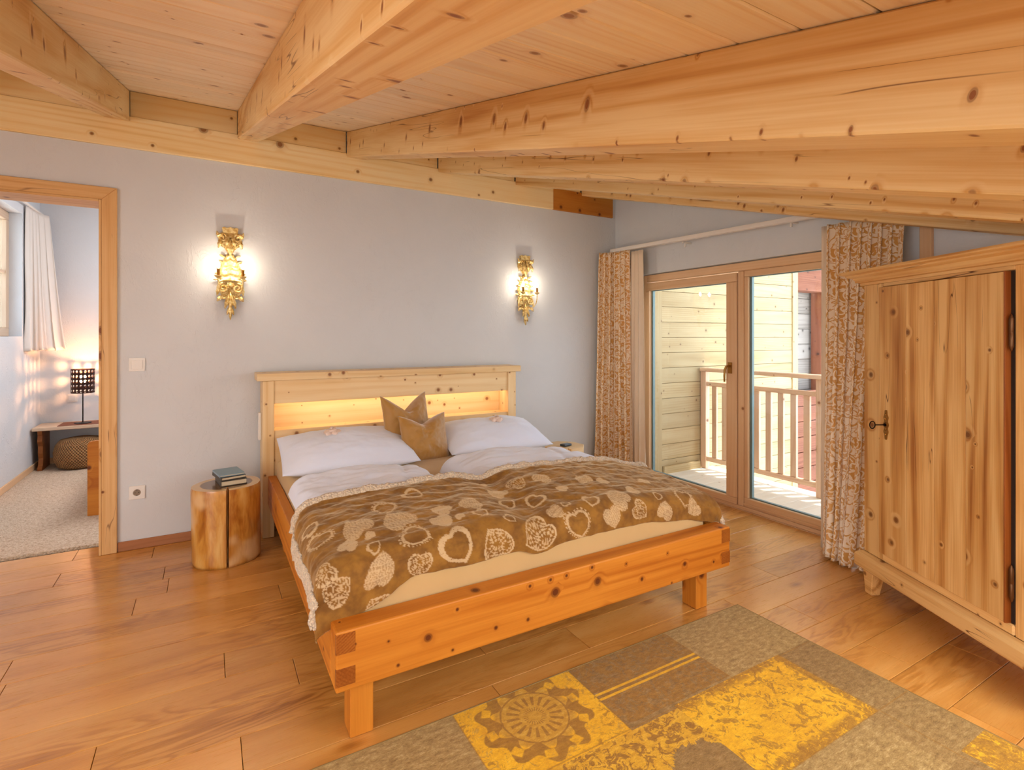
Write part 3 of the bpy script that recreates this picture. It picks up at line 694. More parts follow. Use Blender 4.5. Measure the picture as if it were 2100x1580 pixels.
# ------------------------------------------------------------------ balcony and outside
bw = empty('wall_balcony', (0.3,-0.27,0)); bw['kind'] = 'structure'
z = 0.107-0.148*20; 
sb = random.Random(5)
while z < 3.2:
    x0 = 0.345; 
    off = sb.uniform(-0.0015, 0.0015)
    box('plank', (x0, -0.262+off, z+0.0015), (2.43, -0.240, z+0.1465), 'outside', bw, grain='x', bv=0.003)
    z += 0.148
box('corner_board', (0.235,-0.275,-0.1), (0.344,-0.245,3.0), 'outside', bw, grain='z'); box('corner_board', (2.431,-0.275,-2.8), (2.53,-0.245,3.2), 'outside', bw, grain='z')
box('sheathing', (0.24,-0.239,-2.8), (2.52,-0.10,3.2), 'dark', bw, bv=0)
box('skirting_board', (0.36,-0.290,-0.02), (0.86,-0.264,0.05), 'outside', bw, grain='x')
bf = empty('floor_balcony', (0.6,-1.5,0)); bf['kind'] = 'structure'
y = -0.292
while y > -4.2:
    box('decking_plank', (0.172, y-0.136, -0.045), (1.03, y, -0.02), 'deck', bf, grain='x', bv=0.002); y -= 0.14
box('door_sill', (0.107,-2.3,-0.02), (0.171,-0.36,0.012), 'grey_sill', bf, bv=0.001)
RX = 0.91
rl = empty('balcony_railing', (RX,-1.5,0), label='pale larch balcony railing with square balusters outside the glass', cat='railing')
for ya in (-0.305, -1.472, -2.64, -3.8): box('post', (RX-0.03, ya-0.032, -0.0195), (RX+0.03, ya+0.032, 0.948), 'rail', rl, grain='z', bv=0.003)
box('handrail', (RX-0.055, -4.0, 0.950), (RX+0.055, -0.280, 0.985), 'rail', rl, grain='y', bv=0.006)
for yb_, ya in ((-1.44,-0.337),(-2.608,-1.504),(-3.768,-2.672)):
    box('top_rail', (RX-0.02, yb_+0.001, 0.805), (RX+0.02, ya-0.001, 0.845), 'rail', rl, grain='y', bv=0.003)
    box('bottom_rail', (RX-0.02, yb_+0.001, 0.055), (RX+0.02, ya-0.001, 0.10), 'rail', rl, grain='y', bv=0.003)
    n = 9; L = (ya-yb_)
    for k in range(n):
        yc = ya - (k+0.75)*L/(n+0.5)
        box('baluster', (RX-0.013, yc-0.026, 0.101), (RX+0.013, yc+0.026, 0.804), 'rail', rl, grain='z', bv=0.002)
rf = multi_box('roof_eave', [((0.17,-5.5,2.75),(1.42,2.0,2.83))], 'outside'); rf.name = 'ceiling_balcony'
# neighbouring wing, further away, in the shade
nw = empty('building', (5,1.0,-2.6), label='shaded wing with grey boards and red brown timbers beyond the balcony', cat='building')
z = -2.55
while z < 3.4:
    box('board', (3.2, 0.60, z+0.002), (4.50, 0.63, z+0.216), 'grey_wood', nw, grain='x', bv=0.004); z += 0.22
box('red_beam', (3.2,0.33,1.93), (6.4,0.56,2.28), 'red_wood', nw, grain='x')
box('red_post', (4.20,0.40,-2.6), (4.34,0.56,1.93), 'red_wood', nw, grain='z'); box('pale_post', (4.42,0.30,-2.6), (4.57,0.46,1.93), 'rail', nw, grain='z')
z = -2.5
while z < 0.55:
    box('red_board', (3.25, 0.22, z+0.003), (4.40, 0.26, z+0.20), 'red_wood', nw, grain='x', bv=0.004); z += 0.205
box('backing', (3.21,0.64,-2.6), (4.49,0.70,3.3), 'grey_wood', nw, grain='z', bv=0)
box('roof', (3.0,-1.4,3.30), (7.0,2.5,3.42), 'red_wood', nw, grain='x')  # slab added above the wing to keep the sun off it
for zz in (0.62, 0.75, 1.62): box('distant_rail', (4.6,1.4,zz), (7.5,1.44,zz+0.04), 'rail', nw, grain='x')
struct(box('ground', (0.5,-30,-2.75), (40,25,-2.6), 'ground', bv=0))
tag(box('meadow', (8,10,-2.6), (60,60,-2.3), 'meadow', bv=0), 'green meadow seen in a sliver behind the far posts', 'meadow', kind='stuff')
def tree(x, y, h, lab):
    r = empty('tree', (x,y,-2.6), label=lab, cat='tree')
    obj('trunk', tube(bmesh.new(), [(x,y,-2.6),(x+0.1,y,-2.6+h*0.5)], [0.25,0.15], 8), 'bark', r)
    bm = bmesh.new(); bmesh.ops.create_icosphere(bm, subdivisions=4, radius=h*0.33, matrix=Matrix.Translation((x,y,-2.6+h*0.62)))
    for v in bm.verts:
        c = Vector((x,y,-2.6+h*0.62)); d = v.co-c; v.co = c + d*(1+0.45*mnoise.fractal(v.co*0.9, 1.0, 2.0, 4))
    obj('crown', bm, 'leaf', r, smooth=True)
tree(12, 8, 7, 'dark green tree far behind the balcony railing on the left')
tree(15, 3.5, 6, 'dark green tree far behind the balcony railing on the right')

# ------------------------------------------------------------------ bed
bed = empty('bed', (-2.19,-1.25,0), label='stone pine double bed with lit headboard shelf and low box frame', cat='bed')
BXL, BXR, BYF = -3.097, -1.290, -2.295
RT, RB = 0.400, 0.213
frr = box('foot_rail', (BXL,BYF,RB), (BXR,BYF+0.085,RT), 'bed', bed, grain='x', bv=0.006, seg=2)
for sx_ in (BXL, BXR-0.05):
    box('side_rail', (sx_, BYF+0.086, RB), (sx_+0.05, -0.215, RT), 'bed', bed, grain='y', bv=0.005, seg=2)
for x0 in (BXL-0.0015, BXR-0.0485-0.012):
    for za, zb in ((0.330,0.392),(0.232,0.287)):
        d = box('dovetail_joint', (x0+0.001,BYF-0.0012,za), (x0+0.060,BYF+0.01,zb), 'bed_dark', frr, grain='y', bv=0.001)
for lx in (-3.035, -1.424):
    for ly in (-2.212, -0.52):
        box('leg', (lx, ly, 0.001), (lx+0.075, ly+0.088, RB-0.001), 'bed', bed, grain='z', bv=0.003)
HF = -0.215; HB = -0.03
for x0, x1 in ((-3.128,-3.060), (-1.318,-1.246)): box('headboard_post', (x0, HB-0.05 if False else HF, 0.001), (x1, HB, 1.013), 'headboard', bed, grain='z', bv=0.003)
box('headboard_cap', (-3.163,HF-0.022,1.014), (-1.212,HB+0.004,1.062), 'headboard', bed, grain='x', bv=0.004, seg=2)
box('upper_board', (-3.0595,HF+0.012,0.862), (-1.3185,HF+0.042,1.013), 'headboard', bed, grain='x', bv=0.002)
box('lower_board', (-3.0595,HF+0.012,0.36), (-1.3185,HF+0.042,0.688), 'headboard', bed, grain='x', bv=0.002)
box('recess_back', (-3.0595,HB-0.03,0.40), (-1.3185,HB-0.004,1.012), 'headboard', bed, grain='x', bv=0.001)
box('shelf_ledge', (-3.0595,HF+0.043,0.660), (-1.3185,HB-0.031,0.687), 'headboard', bed, grain='x', bv=0.001)
box('led_strip', (-3.05,HF+0.046,0.868), (-1.33,HF+0.060,0.874), 'led', bed, bv=0)
lamp('headboard_led_light', 'AREA', (-2.19,HF+0.085,0.895), 1.0, (1.0,0.74,0.46), rot=(R(0),0,0), shape='RECTANGLE', size=1.68, size_y=0.03)
box('wall_switch', (-3.146,-0.13,0.62), (-3.1285,-0.07,0.80), 'white', bed, bv=0.003)
for k in range(12):
    yy = -0.35-0.155*k; box('slat', (-3.04, yy-0.07, 0.262), (-1.345, yy, 0.28), 'headboard', bed, grain='x', bv=0.002)

# mattress
def soft_box(lo, hi, r, nx=40, ny=40, nz=8, amp=0.004, sc=5, seed=0.0, puff=0.0):
    """rounded box with slight cloth waviness"""
    bm = bmesh.new(); bmesh.ops.create_cube(bm, size=1.0); lo = Vector(lo); hi = Vector(hi); d = hi-lo; c = (lo+hi)/2
    bmesh.ops.scale(bm, vec=d, verts=bm.verts)
    bevel(bm, r, 5)
    bmesh.ops.subdivide_edges(bm, edges=[e for e in bm.edges if e.calc_length() > 0.15], cuts=20, use_grid_fill=True)
    bmesh.ops.subdivide_edges(bm, edges=[e for e in bm.edges if e.calc_length() > 0.15], cuts=6, use_grid_fill=True)
    bm.normal_update()
    for v in bm.verts:
        n = mnoise.fractal((v.co+Vector((seed,0,0)))*sc, 1.0, 2.0, 3)
        v.co += v.normal*amp*n
        if puff: 
            fx = max(0, 1-(2*v.co.x/d.x)**2); fy = max(0, 1-(2*v.co.y/d.y)**2)
            if v.co.z > 0: v.co.z += puff*math.sqrt(fx*fy)
    bmesh.ops.translate(bm, vec=c, verts=bm.verts); return bm
tag(obj('mattress', soft_box((-3.045,-2.205,0.281),(-1.342,-0.225,0.505), 0.04, amp=0.006), 'sheet', None, smooth=True), 'cream sheeted mattress lying in the wooden bed frame', 'mattress')

def noise3(p, s, seed=0.0): return mnoise.fractal(Vector((p[0]*s+seed, p[1]*s, p[2]*s if len(p) > 2 else 0)), 1.0, 2.0, 4)
def pillow_mesh(name, w, d, t, n=64, corner=0.10, chop=0.0, seed=0.0, wr=0.012, flange=0.0):
    """cushion in local x (width), y (height), z (thickness)"""
    vs = []; fs = []; idx = {}
    for side in (1, -1):
        for j in range(n+1):
            for i in range(n+1):
                u = 2*i/n-1; v = 2*j/n-1
                border = i in (0, n) or j in (0, n)
                if side == -1 and border: idx[(side,i,j)] = idx[(1,i,j)]; continue
                uu = u*(1-corner*(1-v*v)); v2 = v*(1-corner*(1-u*u))
                prof = (max(0,1-abs(u)**2.6)**0.62)*(max(0,1-abs(v)**2.6)**0.62)
                y = v2*d/2; th = t/2*prof
                if chop:
                    g = math.exp(-(abs(u+0.06)/0.55)**1.4)*max(0,(v+0.1)/1.1)**1.7
                    y -= chop*g; th *= (1-0.25*math.exp(-(u/0.22)**2)*max(0,(v+0.2)/1.2))
                x = uu*w/2; z = side*th
                z += side*wr*prof*noise3((u*1.6, v*1.6, side), 1.3, seed) 
                rr = max(abs(u), abs(v)); z += side*prof*wr*0.6*math.sin((u*7+v*5)+4*noise3((u,v,1), 1.2, seed))*rr*rr
                idx[(side,i,j)] = len(vs); vs.append((x,y,z))
    for side in (1,-1):
        for j in range(n):
            for i in range(n):
                q = (idx[(side,i,j)], idx[(side,i+1,j)], idx[(side,i+1,j+1)], idx[(side,i,j+1)])
                fs.append(q if side == 1 else q[::-1])
    me = bpy.data.meshes.new(name); me.from_pydata(vs, [], fs); me.update(); return me
def place(loc, rx=0, ry=0, rz=0): return Matrix.Translation(loc) @ Matrix.Rotation(R(rz),4,'Z') @ Matrix.Rotation(R(ry),4,'Y') @ Matrix.Rotation(R(rx),4,'X')
tag(obj('pillow', pillow_mesh('pillow', 0.79, 0.48, 0.20, seed=1.0, corner=0.02), 'linen_white', None, place((-2.675,-0.590,0.597), rx=16, rz=-2), True), 'white pillow on the doorway side of the bed, against the lit headboard', 'pillow', 'white pillows')
tag(obj('pillow', pillow_mesh('pillow', 0.77, 0.48, 0.19, seed=6.0, corner=0.02), 'linen_white', None, place((-1.665,-0.575,0.592), rx=15, rz=-3), True), 'white pillow on the balcony side of the bed, against the headboard', 'pillow', 'white pillows')
tag(obj('cushion', pillow_mesh('cushion', 0.37, 0.42, 0.17, seed=3.0, corner=0.07, chop=0.13), 'velvet', None, place((-2.258,-0.47,0.715), rx=78, rz=16), True), 'larger gold velvet cushion standing behind the smaller one', 'cushion', 'gold velvet cushions')
tag(obj('cushion', pillow_mesh('cushion', 0.335, 0.335, 0.15, seed=8.0, corner=0.06, chop=0.065), 'velvet', None, place((-2.20,-0.655,0.632), rx=74, rz=4), True), 'smaller gold velvet cushion in front, with dented top', 'cushion', 'gold velvet cushions')
def ornament(x, y, z, lab):
    bm = bmesh.new()
    for k in range(5):
        a = k*1.256; bmesh.ops.create_icosphere(bm, subdivisions=2, radius=0.017, matrix=Matrix.Translation((0.018*math.cos(a), 0.014*math.sin(a), 0.012)) @ Matrix.Rotation(a,4,'Z') @ Matrix.Diagonal((1.2,0.7,0.8,1)))
    tube(bm, [(0.03*(1-t/14)*math.cos(t*0.7), 0.03*(1-t/14)*math.sin(t*0.7), 0.012+0.0016*t) for t in range(14)], 0.007, 6)
    tag(obj('soap_rosette', bm, 'shell', None, Matrix.Translation((x,y,z+0.004)) @ Matrix.Scale(1.45, 4), True), lab, 'ornament', 'small pink rosettes on the pillows')
ornament(-2.765,-0.56,0.683, 'small pale pink rosette on the pillow at the doorway side')
ornament(-1.615,-0.56,0.672, 'small pale pink rosette on the pillow at the balcony side')

# duvets (white covers), folded back under the blanket
def duvet(name, x0, x1, y0, y1, zb, h, seed, skew=0.0, droop=0.0):
    nu, nv = 90, 120
    def f(u, v):
        # u around cross-section: 0..1 over the top from x0 side to x1 side
        a = 2*u-1; x = (x0+x1)/2 + (x1-x0)/2*(math.copysign(abs(a)**0.9, a))
        y = y1 + (y0-y1)*v
        ex = max(0, 1-abs(a)**11)**0.5; ey = max(0.0, 1-abs(2*v-1)**18)**0.5
        z = zb + h*ex*ey*(0.86+0.14*math.cos(a*1.3))
        z -= droop*max(0.0, (a+0.1)/1.1)**1.6*ex*ey
        n = noise3((x, y, 0), 3.2, seed)*0.022 + noise3((x*1.0, y*2.2, 0), 6, seed+3)*0.010
        crease = -0.010*math.exp(-((x-(x0+x1)/2-0.12+0.25*(v-0.5))/0.02)**2)
        z += (n+crease)*ex*ey; z -= 0.035*max(0, min(1, (-1.55-y)/0.2))*ex*ey
        return (x + skew*(v-0.5), y, z)
    vs = [f(i/(nu-1), j/(nv-1)) for j in range(nv) for i in range(nu)]
    vb = [(p[0], p[1], zb) for p in vs]
    fs = []
    for j in range(nv-1):
        for i in range(nu-1):
            a = j*nu+i; fs.append((a, a+nu, a+nu+1, a+1)); 
    me = bpy.data.meshes.new(name); me.from_pydata(vs, [], fs); me.update(); return me
tag(obj('duvet', duvet('duvet', -3.085,-2.40,-2.14,-1.09,0.507,0.108, 1.0), 'linen_white', None, smooth=True), 'white duvet half on the doorway side of the bed under the brown blanket', 'duvet', 'white duvets')
tag(obj('duvet', duvet('duvet', -2.275,-1.345,-2.14,-1.06,0.507,0.118, 9.0, skew=-0.03, droop=0.062), 'linen_white', None, smooth=True), 'white duvet half on the balcony side of the bed under the brown blanket', 'duvet', 'white duvets')

#BLANKET
# ------------------------------------------------------------------ blanket with printed hearts
A0, A1, B0, B1 = -0.17, 1.90, 0.0, 0.60
def blanket_pt(a, b, lift=0.0):
    """a: across (0 = left top edge of the bed), b: along (0 = head edge)"""
    X0, X1 = -3.055, -1.325
    top = 0.650
    # across profile
    La = X1-X0; rr = 0.07
    if a < 0.0:
        t = min(1.0, -a/0.11); x = X0 - 0.085*math.sin(t*math.pi/2); dx = 0.085*(1-math.cos(t*math.pi/2)) + max(0, -a-0.11)*0.95
    elif a > La:
        t = min(1.0, (a-La)/0.11); x = X1 + 0.075*math.sin(t*math.pi/2); dx = 0.075*(1-math.cos(t*math.pi/2)) + max(0, a-La-0.11)*0.95
    else: x = X0+a; dx = 0.0
    Yh = -1.700; Lb = 0.43
    if b > Lb:
        t = min(1.0, (b-Lb)/0.13); y = Yh-Lb-0.085*math.sin(t*math.pi/2); dy = 0.085*(1-math.cos(t*math.pi/2)) + max(0, b-Lb-0.13)*0.95
    else: y = Yh-b; dy = 0.0
    u = a/La
    hill = -0.028*(2*u-1)**4 if 0 <= u <= 1 else -0.028
    hill -= 0.050*max(0.0, (min(u, 1.0)-0.62)/0.38)**1.5
    valley = -0.030*math.exp(-((u-0.43)/0.05)**2)
    slope = -0.045*max(0.0, min(1.0, b/Lb))**1.5
    wr = 0.013*noise3((a, b, 0), 3.5, 2.0) + 0.006*noise3((a, b*2, 0), 11, 5.0)
    wr += 0.006*math.sin(60*b+6*noise3((a,b,0),2.0,7.0))*math.exp(-b/0.07)
    edge = 0.012*math.sin(a*9+1.0)+0.010*noise3((a,0,0),4,1.0)
    if b > Lb: wr *= 0.7
    d = max(dx, dy) + 0.35*min(dx, dy)
    z = top + hill + valley + slope + wr - d + lift
    y += edge*0.6*(1-min(1, b/0.2))
    if dy > 0.05: y += 0.012*noise3((a*1.5, b, 0), 4, 3.0)
    if dx > 0.03: x += 0.012*noise3((a, b*1.5, 0), 5, 4.0)
    # where it lies on the rail it cannot sink below its top
    if y > -2.20 and -3.09 < x < -1.30: z = max(z, 0.44)
    return (x, y, z)
HEARTS = []
HEARTS += [(0.105,0.621,0.055,-0.41,'T'),(-0.015,0.492,0.046,0.94,'T'),(-0.055,0.438,0.036,-2.19,'T'),(0.12,0.498,0.052,0.35,'L'),(0.255,0.567,0.046,3.25,'T'),(0.4,0.534,0.067,2.68,'O'),(0.555,0.552,0.066,-0.46,'T'),(0.74,0.534,0.073,-2.14,'T'),(0.935,0.546,0.068,2.95,'B'),(1.115,0.552,0.047,2.94,'L'),(1.28,0.543,0.047,2.27,'T'),(1.425,0.546,0.045,0.37,'L'),(0.04,0.357,0.035,0.56,'F'),(0.115,0.423,0.026,1.01,'O'),(0.115,0.36,0.02,-0.21,'F'),(0.265,0.45,0.061,2.16,'B'),(0.385,0.405,0.045,2.88,'F'),(0.455,0.396,0.021,-0.32,'F'),(0.545,0.405,0.036,2.78,'O'),(0.64,0.465,0.026,2.36,'O'),(0.855,0.471,0.038,2.67,'L'),(1.045,0.456,0.04,3.64,'O'),(0.92,0.435,0.024,-0.3,'O'),(0.825,0.357,0.047,-2.47,'O'),(0.72,0.306,0.037,0.89,'O'),(0.545,0.309,0.049,0.46,'L'),(0.41,0.318,0.043,-0.94,'F'),(0.235,0.321,0.066,-0.38,'L'),(0.085,0.285,0.058,-0.45,'L'),(0.225,0.21,0.052,3.13,'B'),(0.72,0.201,0.048,-0.6,'F'),(0.97,0.189,0.046,0.76,'L'),(1.15,0.255,0.044,-0.2,'L'),(1.18,0.465,0.06,-0.75,'L'),(1.305,0.426,0.034,-2.08,'F'),(1.41,0.483,0.024,-2.54,'O'),(1.57,0.498,0.054,-2.78,'B'),(-0.045,0.174,0.034,0.91,'O'),(-0.035,0.27,0.047,3.52,'B'),(0.365,0.129,0.046,2.27,'O'),(-0.02,0.63,0.027,-0.79,'F'),(1.61,0.546,0.042,-2.17,'L'),(1.475,0.33,0.032,2.52,'F'),(1.225,0.315,0.031,-2.38,'F'),(0.985,0.321,0.029,-0.79,'F'),(0.715,0.078,0.03,3.13,'F'),(0.84,0.18,0.045,1.03,'T')]
def hearts_field(A, B):
    F = np.zeros(A.shape)
    for (ha, hb, r, rot, kind) in HEARTS:
        dx = (A-ha)/r; dy = (B-hb)/r
        m = (np.abs(dx) < 1.6) & (np.abs(dy) < 1.6)
        if not m.any(): continue
        c, s_ = math.cos(rot), math.sin(rot); x = (dx*c+dy*s_)[m]*1.15; y = (-dx*s_+dy*c)[m]*1.15 + 0.12
        h = (x*x+y*y-1)**3 - x*x*y*y*y
        ins = h < 0
        # scaled copy for outlines
        def inside(k): return ((x/k)**2+(y/k)**2-1)**3 - (x/k)**2*(y/k)**3 < 0
        if kind == 'F': v = ins*0.9
        elif kind == 'L': v = ins*(0.45+0.5*(np.sin(x*26+3*np.sin(y*9))*np.sin(y*24) > -0.1)) 
        elif kind == 'O': v = (ins & ~inside(0.72))*0.95
        elif kind == 'B':
            th = np.arctan2(y, x); v = (inside(0.86) & ~inside(0.70))*0.9; v = np.maximum(v, (ins & ~inside(0.90) & (np.sin(th*26) > 0))*0.95)
        else:
            v = (ins & ~inside(0.90))*0.95; v = np.maximum(v, (ins & (np.sin(x*15+2.5*np.sin(y*7+ha*9))*np.sin(y*17+2*np.sin(x*6)) > 0.05))*0.85)
        Fm = F[m]; F[m] = np.maximum(Fm, v)
    return F
def blanket():
    nu, nv = 520, 165
    root = tag(empty('blanket', (-2.19,-1.95,0.6)), 'brown plush blanket printed with cream hearts, spread over the foot of the bed', 'blanket')
    As = np.linspace(A0+0.045, A1-0.03, nu); Bs = np.linspace(0.012, B1, nv)
    vs = [blanket_pt(a, b_*(1+0.14*max(0, min(1, (0.22-a)/0.2)))) for b_ in Bs for a in As]
    fs = [(j*nu+i, (j+1)*nu+i, (j+1)*nu+i+1, j*nu+i+1) for j in range(nv-1) for i in range(nu-1)]
    me = bpy.data.meshes.new('plush_top'); me.from_pydata(vs, [], fs); me.update()
    AA, BB = np.meshgrid(As, Bs); F = hearts_field(AA, BB).astype(np.float32).ravel()
    at = me.attributes.new('print', 'FLOAT', 'POINT'); at.data.foreach_set('value', F)
    solid(obj('plush_top', me, 'plush', root, smooth=True), 0.006)
    # sherpa edge: rolled hem along the head side and the left side, flap on the left
    def hem(pts, r, name, seed):
        bm = bmesh.new(); tube(bm, pts, [r*(1+0.25*noise3((i*0.21,0,0),1.0,seed)) for i in range(len(pts))], 14); bm.normal_update()
        for v in bm.verts: v.co += v.normal*0.004*noise3(v.co, 45.0, seed)
        obj(name, bm, 'sherpa', root, smooth=True)
    hem([Vector(blanket_pt(a, 0.006))+Vector((0,0.006,0.001)) for a in np.linspace(A0+0.05, A1-0.04, 240)], 0.021, 'sherpa_hem', 1.0)
    # flap at the left
    def flap(u, v):
        a = A0+0.060-0.088*u*(0.75+0.5*abs(mnoise.noise(Vector((v*5,0,3))))); b_ = 0.02+(B1-0.03)*v
        p = Vector(blanket_pt(a, b_)); n = 0.006*noise3(p, 30, 2.0) 
        return (p.x-0.006*math.sin(u*math.pi)-n, p.y, p.z+0.003*math.cos(u*3))
    solid(obj('sherpa_flap', grid_mesh('sherpa_flap', flap, 16, 160), 'sherpa', root, smooth=True), 0.016)
    hem([Vector(blanket_pt(A1-0.035, b_))+Vector((0.004,0,-0.004)) for b_ in np.linspace(0.02, B1-0.02, 90)], 0.016, 'sherpa_hem', 5.0)
blanket()
#END_BLANKET

# ------------------------------------------------------------------ log stools
def log(name, cx, cy, r, h, crack_dir, parent_label, group, seed, mat='stump', slit=0.045):
    root = empty(name, (cx,cy,0), label=parent_label, cat='log stool', group=group)
    n = 96; rows = 26
    def prof(a, z):
        k = 1 + 0.012*math.sin(2*a+seed) + 0.010*math.sin(3*a+seed*2+z*4) + 0.018*noise3((math.cos(a), math.sin(a), z*2), 1.6, seed)
        da = (a-crack_dir+math.pi) % (2*math.pi) - math.pi
        wdt = slit*(0.75+0.25*z/h) + 0.008*noise3((0,0,z*6), 1.0, seed)
        g = max(0.0, 1-abs(da)/max(0.008, wdt)); return r*k*(1-0.45*min(1, g*2.5))
    angs = []
    for k in range(n): angs.append(2*math.pi*k/n)
    extra = [crack_dir+d for d in np.linspace(-0.06, 0.06, 17)]
    angs = sorted([a % (2*math.pi) for a in angs if abs((a-crack_dir+math.pi)%(2*math.pi)-math.pi) > 0.065]+[e % (2*math.pi) for e in extra]); n = len(angs)
    bm = bmesh.new(); rings = []
    for j in range(rows):
        z = 0.001+(h-0.001)*j/(rows-1); f = 1.0
        if j == 0: f = 0.975
        if j == rows-1: f = 0.985
        rings.append([bm.verts.new((prof(a,z)*f*math.cos(a), prof(a,z)*f*math.sin(a), z)) for a in angs])
    for a, b_ in zip(rings, rings[1:]):
        for k in range(n): bm.faces.new((a[k], a[(k+1)%n], b_[(k+1)%n], b_[k]))
    bm.faces.new(rings[0][::-1])
    obj('trunk', bm, mat, root, Matrix.Translation((cx,cy,0)), True)
    bm = bmesh.new(); top = [bm.verts.new((prof(a,h)*0.985*math.cos(a), prof(a,h)*0.985*math.sin(a), h)) for a in angs]
    c = bm.verts.new((0,0,h)); 
    for k in range(n): bm.faces.new((top[k], top[(k+1)%n], c))
    obj('end_grain', bm, 'stump_top', root, Matrix.Translation((cx,cy,0)))
    return root
log('log_stool', -3.336, -0.420, 0.178, 0.437, math.radians(-90), 'peeled log stool with a split front, carrying books, left of the bed', 'log stools', 1.2)
# faceted block at the right of the bed
def block():
    root = empty('log_stool', (-0.875,-0.37,0), label='pale faceted wooden block stool on the balcony side of the bed', cat='log stool', group='log stools')
    bm = bmesh.new(); pts = []
    for k, (a, rr) in enumerate([(-20,0.17),(30,0.165),(75,0.17),(120,0.17),(170,0.175),(215,0.17),(243,0.16),(249,0.125),(255,0.16),(300,0.172)]): pts.append((rr*math.cos(R(a)), rr*math.sin(R(a))))
    lo = [bm.verts.new((x,y,0.001)) for x, y in pts]; hi = [bm.verts.new((x,y,0.40)) for x, y in pts]; n = len(pts)
    bm.faces.new(lo[::-1]); bm.faces.new(hi)
    for k in range(n): bm.faces.new((lo[k], lo[(k+1)%n], hi[(k+1)%n], hi[k]))
    bevel(bm, 0.004, 2)
    obj('block', bm, 'headboard', root, place((-0.875,-0.37,0)) )
block()
t = empty('alarm_clock', (-0.885,-0.41,0.40), label='small dark grey clock lying on the pale block stool', cat='clock')
obj('case', cubebm(0.085,0.055,0.018,0.005,2), 'phone', t, place((-0.885,-0.41,0.4105), rz=10)); obj('display', cubebm(0.05,0.032,0.002,0.0005), 'grey_sill', t, place((-0.885,-0.41,0.4205), rz=10))
def book(name, c, w, d, h, rz, mat, lab):
    r = empty(name, c, R(rz), label=lab, cat='book', group='books on the log stool'); W0 = WM[r.name]
    lbox('cover', W0, (-w/2,-d/2,0), (w/2,d/2,0.003), mat, r, bv=0.0008); lbox('cover', W0, (-w/2,-d/2,h-0.003), (w/2,d/2,h), mat, r, bv=0.0008)
    lbox('spine', W0, (-w/2-0.003,-d/2,0), (-w/2,d/2,h), mat, r, bv=0.001); lbox('pages', W0, (-w/2+0.001,-d/2+0.004,0.0032), (w/2-0.004,d/2-0.004,h-0.0032), 'paper', r, bv=0.0008)
book('book', (-3.312,-0.40,0.4385), 0.135, 0.19, 0.030, 8, 'book_dark', 'dark thick paperback lying directly on the log stool')
book('book', (-3.322,-0.39,0.4695), 0.13, 0.185, 0.018, 14, 'book_dark', 'grey paperback in the middle of the pile on the log stool')
book('book', (-3.325,-0.385,0.4885), 0.13, 0.18, 0.012, 11, 'book_blue', 'thin blue grey book on top of the pile on the log stool')

# ------------------------------------------------------------------ switch and socket
def plate(name, x, z, lab, cat, sock=False, y=0.0):
    r = empty(name, (x,y,z), label=lab, cat=cat)
    obj('frame_plate', cubebm(0.082,0.009,0.082,0.003,2), 'white', r, Matrix.Translation((x,y-0.0055,z)))
    if not sock: obj('rocker', cubebm(0.056,0.007,0.056,0.0025,2), 'white', r, Matrix.Translation((x,y-0.0125,z)))
    else:
        bm = bmesh.new(); n = 28
        for k in range(n):
            a0, a1 = 2*math.pi*k/n, 2*math.pi*(k+1)/n
            for r0, r1, d0, d1 in ((0.0205,0.023,-0.0102,-0.0125),(0.023,0.030,-0.0125,-0.0125),(0.0205,0.0195,-0.0102,-0.0102)):
                q = [bm.verts.new((rr*math.cos(a), dd, rr*math.sin(a))) for rr, dd, a in ((r0,d0,a0),(r1,d1,a0),(r1,d1,a1),(r0,d0,a1))]; bm.faces.new(q)
        obj('insert', bm, 'white', r, Matrix.Translation((x,y,z)))
        bm = lathe([(0.0002,0),(0.0195,0),(0.0195,0.0006),(0.0002,0.0006)], 24); obj('well', bm, plain('socket_well', srgb('#8c7a68'), 0.6), r, Matrix.Translation((x,y-0.0103,z)) @ Matrix.Rotation(R(90),4,'X'))
        for dx, dz in ((-0.0095,0),(0.0095,0),(0,0.0165),(0,-0.0165)):
            obj('hole', lathe([(0.0002,0),(0.0026,0),(0.0026,0.001),(0.0002,0.001)], 10), 'dark', r, Matrix.Translation((x+dx,y-0.0110,z+dz)) @ Matrix.Rotation(R(90),4,'X'))
plate('light_switch', -3.808, 1.128, 'white square light switch on the wall right of the doorway', 'switch')
plate('wall_socket', -3.808, 0.346, 'white wall socket low between doorway casing and log stool', 'socket', True)

